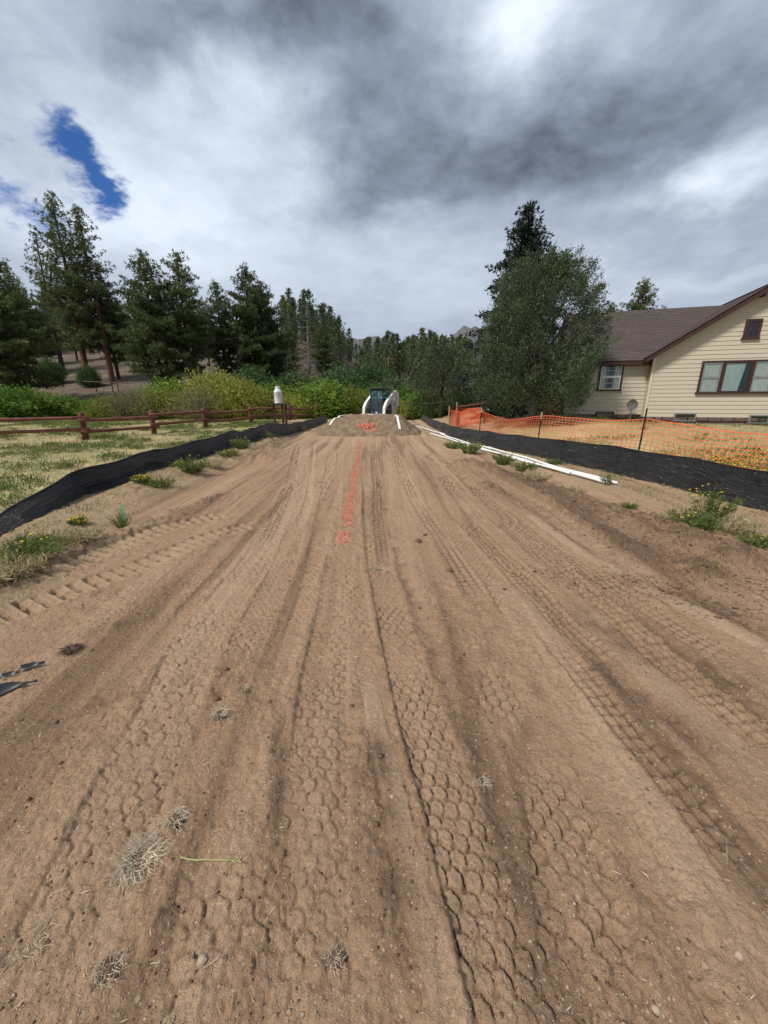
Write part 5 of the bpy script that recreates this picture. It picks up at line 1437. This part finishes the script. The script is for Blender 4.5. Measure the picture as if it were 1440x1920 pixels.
# ------------------------------------------------------------------ plants on the dirt banks
def weed(name, seed, h_, rad, nst, leaf, flowers=0, lw=.010, ll=.05, tan=0.0):
    rg = np.random.default_rng(seed); cen = []; mbs = MB()
    for i in range(nst):
        a = rg.random() * 6.28; r_ = rad * math.sqrt(rg.random()); tip = np.array([math.cos(a) * r_, math.sin(a) * r_, h_ * rg.uniform(.45, 1.0) * (1 - .35 * r_ / rad)])
        b = tip * np.array([.35, .35, 0]); mid = (b + tip) / 2 + np.array([0, 0, h_ * .08])
        pts = [b, mid, tip]; mbs.tube(pts, [.003, .0025, .0015], 3, cap=False)
        m_ = 16; t = rg.uniform(.05, 1, m_)[:, None]; p = (1 - t) ** 2 * b + 2 * t * (1 - t) * mid + t * t * tip
        cen.append(p + rg.normal(size=(m_, 3)) * .008)
    cen = np.vstack(cen); cen = np.repeat(cen, 2, 0); n = len(cen); dirs = unit(rg.normal(size=(n, 3)) + np.array([0, 0, .6]))
    v, f = tris_at(cen, dirs, ll * rg.uniform(.5, 1.2, n), lw * rg.uniform(.6, 1.4, n), rg)
    lm = npmesh(name + '_leaves', v, f, np.repeat(rg.random(n), 4)); lm.materials.append(M[leaf])
    sm = bpy.data.meshes.new(name + '_stems'); sm.from_pydata(mbs.v, [], mbs.f); sm.materials.append(M['grass_green'])
    fm = None
    if flowers:
        mf = MB()
        for i in range(flowers):
            a = rg.random() * 6.28; r_ = rad * math.sqrt(rg.random()) * .95; c = Vector((math.cos(a) * r_, math.sin(a) * r_, h_ * rg.uniform(.7, 1.05) * (1 - .35 * r_ / rad)))
            k = 6; rr = .013; ring = [c + Vector((math.cos(j * 6.283 / k) * rr, math.sin(j * 6.283 / k) * rr, .004)) for j in range(k)]
            mf.add([c + Vector((0, 0, .010)), c - Vector((0, 0, .008))] + ring, [(0, 2 + j, 2 + (j + 1) % k) for j in range(k)] + [(1, 2 + (j + 1) % k, 2 + j) for j in range(k)])
        fm = bpy.data.meshes.new(name + '_flowers'); fm.from_pydata(mf.v, [], mf.f); fm.materials.append(M['petal'])
    return dict(stems=sm, leaves=lm, flowers=fm, H=h_)


WD = {'bush': weed('weed_bush', 1, .34, .30, 70, 'grass_green', 14), 'low': weed('weed_low', 2, .22, .32, 60, 'grass_green', 4), 'tall': weed('weed_tall', 3, .50, .30, 40, 'grass_green', 12, ll=.06),
      'gold': weed('weed_gold', 4, .22, .22, 60, 'grass_green', 60), 'dry': weed('weed_dry', 5, .22, .26, 60, 'grass_dry', 0, lw=.005, ll=.09)}
G_ = 'weeds growing along the silt fences'
for u, v, k, s_, lab in [
    (150, 985, 'gold', .6, 'small golden flowering weed below the corner of the left silt fence'),
    (232, 985, 'tall', .55, 'green weed around the green marker lath'),
    (50, 1055, 'low', 1.25, 'broad leafy weed clump at the foot of the near left silt fence'),
    (12, 1085, 'dry', 1.3, 'spreading low weed at the left edge of the photo'),
    (92, 1022, 'low', .8, 'leafy weed tucked under the sagging near left silt fence'),
    (155, 1020, 'dry', 1.0, 'dry pale weed below the golden flowers'),
    (268, 918, 'gold', .8, 'yellowish flowering weed beside the left silt fence, left of the bigger weeds'),
    (300, 915, 'low', .95, 'grey green low weed right of the yellowish one by the left fence'),
    (362, 890, 'bush', 1.25, 'largest leafy weed halfway along the left silt fence'),
    (335, 885, 'low', .9, 'low weed touching the left silt fence before the largest weed'),
    (400, 878, 'dry', 1.2, 'dry weed tuft right of the largest left weed'),
    (455, 850, 'bush', 1.3, 'leafy weed further along the left silt fence'),
    (430, 862, 'low', 1.2, 'low weed between two leafy weeds by the left silt fence'),
    (505, 832, 'tall', .8, 'small upright weed near the dirt bank at the far left'),
    (560, 812, 'dry', 1.6, 'tuft of dry grass beside the left foot of the mound'),
    (1330, 968, 'tall', 1.15, 'tall flowering weed in front of the right silt fence'),
    (1300, 985, 'low', 1.2, 'low weed around the foot of the tall flowering one'),
    (1375, 990, 'dry', 1.1, 'dry weed right of the tall flowering weed'),
    (1140, 905, 'tall', .6, 'small upright weed at the near end of the white pipes'),
    (1180, 950, 'low', .5, 'tiny green weed right of the pipe end'),
    (880, 848, 'bush', 1.5, 'leafy weed beside the pipes, furthest green clump'),
    (850, 838, 'low', 1.4, 'low green weed left of the furthest leafy clump by the pipes'),
    (945, 868, 'bush', 1.15, 'leafy weed clump growing over the pipes'),
    (985, 880, 'low', 1.2, 'low weed right of the clump over the pipes'),
    (1010, 905, 'dry', 1.2, 'dry weed tuft on the dirt edge beside the pipes'),
    (1075, 925, 'dry', .9, 'thin dry tuft on the dirt edge near the pipe end'),
    (1040, 870, 'low', .8, 'small weed between the pipes and the right silt fence'),
    (1425, 1015, 'low', .8, 'low weed at the right edge of the photo'),
]:
    x, y = g(u, v, .05); z = rz_(x, y) - .01; pr = WD[k]
    t = thing('weed_plant', lab, 'weed', (x, y, z), random.random() * 6, G_, s_)
    link('stems', pr['stems'], None, t); link('leaves', pr['leaves'], None, t)
    if pr['flowers']: link('flowers', pr['flowers'], None, t, kind='stuff')
x, y = g(232, 985, .05)
tag(MB().box((x, y + .02, rz_(x, y) + .13), (.03, .008, .34), rz=.3, ry=.05).build('marker_lath', 'greenstake'), 'thin green painted lath sticking up among weeds on the left bank', 'marker')


# grass as blades (stuff)
def blades(name, X, Y, Z, hgt, wid, m, seed, label=None, tilt=.5):
    rg = np.random.default_rng(seed); n = len(X); pos = np.stack([X, Y, Z], 1); dirs = unit(rg.normal(size=(n, 3)) * tilt + np.array([0, 0, 1]))
    dirs[:, 2] = np.abs(dirs[:, 2]) + .1
    v, f = tris_at(pos, dirs, hgt, wid, rg)
    me = npmesh(name, v, f, np.repeat(np.clip(vnoise(X * 1.5, Y * 1.5, seed) * .7 + rg.random(n) * .4, 0, 1), 4)); o = link(name, me, m, kind='stuff'); return o


def sow(n, fn, ymin, ymax, xmin, xmax, seed, power=1.6):
    rg = np.random.default_rng(seed); Y = ymin + (ymax - ymin) * rg.random(n) ** power; X = rg.uniform(xmin, xmax, n); k = fn(X, Y, rg); return X[k], Y[k]


def lawn_left(X, Y, rg): return (X < xl(Y) - .12) & (np.abs(X) < Y * 1.08 + 1.2)
X, Y = sow(150000, lawn_left, 2, 36, -26, -3.5, 11)
pt = fbm(X, Y, .55, 4, 15); r_ = rng.random(len(X)); green = (pt + (r_ - .5) * .6 > -.04)
far_ = 1 + Y * .05
blades('dry_grass', X[~green], Y[~green], ground_h(X[~green], Y[~green]) - .02, (rng.uniform(.06, .16, (~green).sum())), .005 * far_[~green], 'grass_dry', 12, tilt=.7)
blades('green_grass', X[green], Y[green], ground_h(X[green], Y[green]) - .02, (rng.uniform(.05, .17, green.sum())), .009 * far_[green], 'grass_green', 13, tilt=1.0)
def yard(X, Y, rg): return (X > xr(Y) + .15) & (np.abs(X) < Y * 1.08 + 1.2)
X, Y = sow(100000, yard, 3, 30, 3, 24, 16)
pt = fbm(X, Y, .5, 4, 25); r_ = rng.random(len(X)); green = (pt + (r_ - .5) * .5 + .25 * sst(-Y, -11, -8) > .25)
far_ = 1 + Y * .05
blades('dry_grass', X[~green], Y[~green], ground_h(X[~green], Y[~green]) - .02, (rng.uniform(.06, .17, (~green).sum())), .005 * far_[~green], 'grass_dry', 17, tilt=.7)
blades('green_grass', X[green], Y[green], ground_h(X[green], Y[green]) - .02, (rng.uniform(.05, .16, green.sum())), .009 * far_[green], 'grass_green', 18, tilt=.8)
def bank(X, Y, rg):
    e = np.minimum(X - xl(Y), xr(Y) - X); return (e > 0) & (e < 1.3 * rg.random(len(X)) ** 1.5) & (vnoise(X * 1.6, Y * 1.6, 31) + vnoise(X * 7, Y * 7, 32) * .5 > .62) & (Y < 17)
X, Y = sow(330000, bank, 2.5, 20, -5.3, 5.9, 19, 1.2); Zb = road_h(X, Y)[0]
gmask = rng.random(len(X)) < .15 + .3 * (vnoise(X * 2, Y * 2, 35) > .6)
blades('bank_grass', X[~gmask], Y[~gmask], Zb[~gmask] - .01, rng.uniform(.02, .08, (~gmask).sum()), .006 * np.ones((~gmask).sum()), 'grass_dry', 20, tilt=1.4)
blades('bank_weeds', X[gmask], Y[gmask], Zb[gmask] - .01, rng.uniform(.03, .08, gmask.sum()), .009 * np.ones(gmask.sum()), 'grass_green', 21, tilt=1.2)
def clumps(name, X, Y, seed, per, rad, h0, h1, m='grass_green', w_=.016):
    rg = np.random.default_rng(seed); n = len(X); sc = np.repeat(rg.uniform(.5, 1.4, n), per)
    XX = np.repeat(X, per) + rg.normal(size=n * per) * rad * sc; YY = np.repeat(Y, per) + rg.normal(size=n * per) * rad * sc
    return blades(name, XX, YY, ground_h(XX, YY) + rg.random(n * per) * .05 * sc, rg.uniform(h0, h1, n * per) * sc, w_ * (1 + YY * .03), m, seed, tilt=.9)
X, Y = sow(5200, lambda X, Y, rg: lawn_left(X, Y, rg) & (fbm(X, Y, .55, 4, 15) > -.12), 2.5, 30, -24, -4.3, 71, 1.4)
clumps('lawn_weeds', X, Y, 72, 26, .10, .05, .16)
X, Y = sow(900, lambda X, Y, rg: yard(X, Y, rg) & (fbm(X, Y, .5, 4, 25) > .10), 3, 22, 4, 22, 73, 1.3)
clumps('yard_weeds', X, Y, 74, 26, .10, .05, .16)
# yellow flowers in the yard and lawn
def flowers(name, X, Y, Z, size, seed):
    rg = np.random.default_rng(seed); n = len(X); V = []; k = 5
    for j in range(k):
        a = rg.random(n) * .4 + j * 6.283 / k; V.append(np.stack([X + np.cos(a) * size, Y + np.sin(a) * size, Z + rg.uniform(-.3, .5, n) * size], 1))
    V.append(np.stack([X, Y, Z + size * .5], 1)); V = np.stack(V, 1).reshape(-1, 3); a = np.arange(n)[:, None] * 6
    F_ = np.concatenate([a + np.array([[j, (j + 1) % 5, 5]]) for j in range(5)]); link(name, npmesh(name, V, F_), 'petal', kind='stuff')
cxs = [(6.9, 9.0, .75, 380), (7.9, 8.2, .5, 120), (7.3, 7.0, .5, 160), (7.6, 6.2, .5, 90), (8.8, 9.5, .6, 100), (6.3, 10.2, .4, 80)]
X = np.concatenate([a + rng.normal(size=n) * r_ for a, b, r_, n in cxs]); Y = np.concatenate([b + rng.normal(size=n) * r_ * 1.1 for a, b, r_, n in cxs])
k = X > xr(Y) + .2; X, Y = X[k], Y[k]
flowers('yellow_flowers', X, Y, ground_h(X, Y) + rng.uniform(.10, .22, len(X)), .020, 6)
n_ = len(X) * 9; XX = np.repeat(X, 9) + rng.normal(size=n_) * .07; YY = np.repeat(Y, 9) + rng.normal(size=n_) * .07
blades('flower_leaves', XX, YY, ground_h(XX, YY), rng.uniform(.06, .20, n_), .014 * np.ones(n_), 'grass_green', 28, tilt=.7)
X, Y = sow(1500, lambda X, Y, rg: lawn_left(X, Y, rg) & (fbm(X, Y, .55, 4, 15) > .1), 3, 24, -16, -4.5, 33, 1.3)
flowers('lawn_flowers', X, Y, ground_h(X, Y) + rng.uniform(.06, .14, len(X)), .012, 8)


# ------------------------------------------------------------------ pebbles, clods, straw on the dirt (stuff)
def solids(name, X, Y, size, m, seed, sink=.25, label=None):
    rg = np.random.default_rng(seed); n = len(X); Z = road_h(X, Y)[0]
    base = np.array([(1, 0, 0), (.31, .95, 0), (-.81, .59, 0), (-.81, -.59, 0), (.31, -.95, 0), (0, 0, .8), (0, 0, -.8)], float)
    F0 = np.array([(0, 1, 5), (1, 2, 5), (2, 3, 5), (3, 4, 5), (4, 0, 5), (1, 0, 6), (2, 1, 6), (3, 2, 6), (4, 3, 6), (0, 4, 6)])
    a = rg.random(n) * 6.28; ca, sa = np.cos(a), np.sin(a)
    B = np.repeat(base[None], n, 0) * rg.uniform(.65, 1.3, (n, 7, 3)) * (size[:, None, None]) * np.stack([rg.uniform(.8, 1.4, n), np.ones(n), rg.uniform(.5, .9, n)], 1)[:, None, :]
    V = np.stack([B[..., 0] * ca[:, None] - B[..., 1] * sa[:, None] + X[:, None], B[..., 0] * sa[:, None] + B[..., 1] * ca[:, None] + Y[:, None], B[..., 2] + (Z + size * sink)[:, None]], -1)
    F_ = (F0[None] + np.arange(n)[:, None, None] * 7).reshape(-1, 3)
    me = npmesh(name, V.reshape(-1, 3), F_, smooth=False); return link(name, me, m, kind='stuff')


def indirt(X, Y): return (X > xl(Y) + .1) & (X < xr(Y) - .1) & (np.abs(X) < 1.12 * Y + .8)
n = 20000; Y = .45 + 5.5 * rng.random(n) ** 1.7; X = rng.uniform(-1, 1, n) * (Y * 1.1 + .7); k = indirt(X, Y); X, Y = X[k], Y[k]
solids('pebbles', X, Y, rng.uniform(.0010, .0032, len(X)) * (1 + (rng.random(len(X)) > .975) * 1.3), 'pebble', 41)
n = 14000; Y = .45 + 11 * rng.random(n) ** 1.5; X = rng.uniform(-1, 1, n) * (Y * 1.1 + .7); k = indirt(X, Y); X, Y = X[k], Y[k]
dk = road_h(X, Y)[2]; k = rng.random(len(X)) < (.12 + dk * 1.1); X, Y, dk = X[k], Y[k], dk[k]
solids('soil_crumbs', X, Y, rng.uniform(.0018, .0062, len(X)) * (1 + (rng.random(len(X)) > .96) * 1.2), 'clod', 42)
# clods on the berms
for bi, nn in ((10, 3000), (11, 1200), (14, 400), (17, 500), (13, 300), (12, 900)):
    p, hw2, _, _ = RIDGE[bi]; i = rng.integers(0, len(p) - 1, nn); f_ = rng.random(nn)[:, None]; q = p[i] * (1 - f_) + p[i + 1] * f_ + rng.normal(size=(nn, 2)) * hw2 * 1.2
    k = indirt(q[:, 0], q[:, 1]); q = q[k]
    solids('berm_clods', q[:, 0], q[:, 1], rng.uniform(.003, .010, len(q)) * (1 + (rng.random(len(q)) > .95) * 1.3), 'clod', 50 + bi)
# scattered straw
n = 3200; Y = .45 + 9 * rng.random(n) ** 1.6; X = rng.uniform(-1, 1, n) * (Y * 1.1 + .7); k = indirt(X, Y) & (vnoise(X * 1.3, Y * 1.3, 91) > .35); X, Y = X[k], Y[k]; n = len(X)
rg = np.random.default_rng(92); a = rg.random(n) * 6.28; L_ = rg.uniform(.010, .045, n) * (1 + (rg.random(n) > .94) * 2); Z = road_h(X, Y)[0] + .005
dirs = np.stack([np.cos(a), np.sin(a), rg.uniform(-.05, .25, n)], 1)
v, f = tris_at(np.stack([X, Y, Z], 1), unit(dirs), L_, .0022 * np.ones(n) + .0003 * Y, rg)
link('straw_bits', npmesh('straw_bits', v, f, np.repeat(rg.random(n), 4)), 'straw', kind='stuff')


# clumps of pulled-up roots and dry grass
def root_clump(u, v, rad, n, label, seed, hgt=.05, m='straw', core=True):
    rg = random.Random(seed); x, y = g(u, v); z = rz_(x, y)
    t = thing('grass_clump', label, 'clump', (x, y, z - .006), 0, 'torn up clumps of dry grass on the dirt')
    mb = MB()
    for i in range(int(n * 2.2)):
        a = rg.random() * 6.28; r0 = rad * rg.random() ** .5 * .75; p = Vector((math.cos(a) * r0, math.sin(a) * r0, rg.random() * hgt * .5 + .004)); b = a + rg.uniform(-1.6, 1.6); pts = [p]; L = rad * rg.uniform(.3, 1.0)
        for j in range(3):
            b += rg.uniform(-.9, .9); p = p + Vector((math.cos(b), math.sin(b), rg.uniform(-.5, .7) * (1 if j < 1 else -.6))) * L / 3; p.z = max(p.z, .002); pts.append(p)
        mb.tube(pts, [.0009, .0008, .0006, .0003], 3, cap=False)
    mb.build('fibres', m, t, kind='stuff')
    if core:
        mb = MB()
        for i in range(16):
            a = rg.random() * 6.28; r0 = rad * rg.random() * .6; s_ = rg.uniform(.006, .02)
            mb.tube([(math.cos(a) * r0, math.sin(a) * r0, -.004), (math.cos(a) * r0 + s_ * .2, math.sin(a) * r0, s_ * .6), (math.cos(a) * r0, math.sin(a) * r0, s_)], [s_, s_ * .9, s_ * .3], 6, wob=.5)
        mb.build('soil_lumps', 'clod', t, kind='stuff')
    return t


M['straw_grey'] = simple('grey dry grass', (.62, .54, .40), (.38, .31, .22), 30, .9)
root_clump(262, 1615, .085, 170, 'largest tangle of pale dry grass, lower left of the dirt', 1, .07, 'straw_grey')
root_clump(330, 1540, .045, 45, 'small pale tuft just up and right of the largest tangle', 2, .05, 'straw_grey')
root_clump(205, 1825, .045, 45, 'pale twisted root tuft near the bottom left', 3, .05, 'root')
root_clump(65, 1765, .055, 22, 'thin curved pale roots at the lower left edge', 4, .03, 'root', False)
root_clump(412, 1342, .05, 60, 'brownish grass clump beside the honeycomb tyre track', 6, .05, 'straw_grey')
root_clump(455, 1295, .04, 45, 'small whitish clump right of the honeycomb tyre track', 7, .04, 'root')
root_clump(628, 1800, .035, 35, 'pale curled scrap of root near the bottom middle', 9, .04, 'root')
root_clump(903, 1465, .04, 34, 'splayed pale straw in the right centre ruts', 11, .04, 'root', False)
root_clump(135, 1218, .07, 90, 'dark scrap of torn roots on the left dirt', 13, .04, 'bark_dark')
root_clump(710, 1065, .10, 80, 'pale root clump in the middle of the dirt below the paint line', 14, .06, 'root')
root_clump(600, 905, .12, 40, 'dark bit of turf beside the far paint line', 17, .05, 'straw_grey')
# single stalk with green head
x, y = g(340, 1616); mb = MB(); pts = []
x2, y2 = g(450, 1626)
for q in np.linspace(0, 1, 8): xx, yy = x + (x2 - x) * q, y + (y2 - y) * q; pts.append((xx, yy, rz_(xx, yy) + .014 + .012 * math.sin(q * 3.1)))
t = thing('plant_stalk', 'thin yellow green stalk lying on the dirt right of the largest tangle', 'stalk', (0, 0, 0))
mb.tube(pts, [.0022] * 7 + [.0012], 5); M['stalk'] = simple('yellow green stalk', (.42, .40, .16), None, 8, .7); mb.build('stem', 'stalk', t)
mb = MB()
for k in range(7):
    p = Vector(pts[-1]) - Vector((.006 * k, 0, 0)); mb.tube([p, p + Vector((random.uniform(-.01, .02), random.uniform(-.018, .018), .010))], [.003, .001], 4)
mb.build('seed_head', 'stalk', t)
# stones and clods one can point to
for u, v, s_, lab, m in [(783, 1016, .045, 'dark clod in the middle distance right of the paint line', 'clod'), (842, 1070, .03, 'small dark clod right of centre', 'clod'), (797, 1003, .03, 'dark clod just behind another in the middle distance', 'clod'),
                         (735, 1497, .010, 'small stone beside the central rut', 'pebble'), (1085, 1250, .014, 'pale stone near the right wheel marks', 'pebble'), (1110, 1256, .018, 'brown stone right of the pale stone', 'clod'),
                         (424, 1257, .018, 'dark clod right of the honeycomb tyre track', 'clod'), (506, 1318, .014, 'small dark clod left of the centre rut', 'clod'), (1228, 1898, .011, 'small grey stone at the bottom right', 'pebble'),
                         (1383, 1799, .012, 'white pebble at the lower right edge', 'pebble'), (405, 1310, .02, 'brown clod next to the honeycomb track', 'clod'), (380, 1808, .013, 'pinkish stone near the bottom left tuft', 'pebble')]:
    x, y = g(u, v); z = rz_(x, y); mb = MB(); rg = random.Random(u)
    mb.tube([(0, 0, -s_ * .5), (0, 0, -s_ * .2), (s_ * .1, 0, s_ * .3), (0, 0, s_ * .62), (0, 0, s_ * .7)], [s_ * .7, s_ * 1.1, s_ * .95, s_ * .5, s_ * .1], 9, wob=.35)
    tag(mb.build('stone' if m == 'pebble' else 'soil_clod', m, loc=(x, y, z + s_ * .1), smooth=False), lab, 'stone' if m == 'pebble' else 'clod')
# torn black plastic at the left edge
for k, (u, v, dx_, dy_, L, lab) in enumerate([(5, 1300, .30, .10, .20, 'curled strip of black plastic sheet lying at the left edge'), (62, 1256, .16, .16, .08, 'small torn piece of black plastic above the curled strip'), (22, 1272, .1, .1, .06, 'tiny torn black plastic shred between the two larger pieces')]):
    x, y = g(u, v); vs = []; n = 14; rg = random.Random(k)
    for j in range(3):
        for i in range(n):
            q = i / (n - 1); w_ = (L * .22) * math.sin(min(1, q * 1.1 + .12) * math.pi) * (j - 1)
            px_, py_ = (q - .5) * L * 1.4 + w_ * -.4, (q - .5) * L * .75 + w_; vs.append((px_, py_, .012 + .03 * L * 5 * abs(math.sin(q * 5 + j * .8)) * .4 + (.02 if j == 2 else 0)))
    z = rz_(x, y); mb = MB(); mb.add(vs, [(j * n + i, j * n + i + 1, (j + 1) * n + i + 1, (j + 1) * n + i) for j in range(2) for i in range(n - 1)])
    o = mb.build('plastic_scrap', 'black_plastic', loc=(x, y, z), smooth=True); md = o.modifiers.new('thickness', 'SOLIDIFY'); md.thickness = .0015
    tag(o, lab, 'plastic scrap', 'torn black plastic scraps')
print('tris', sum(sum(len(p.vertices) - 2 for p in m.polygons) if len(m.polygons) < 50000 else len(m.polygons) * 2 for m in bpy.data.meshes if m.users))
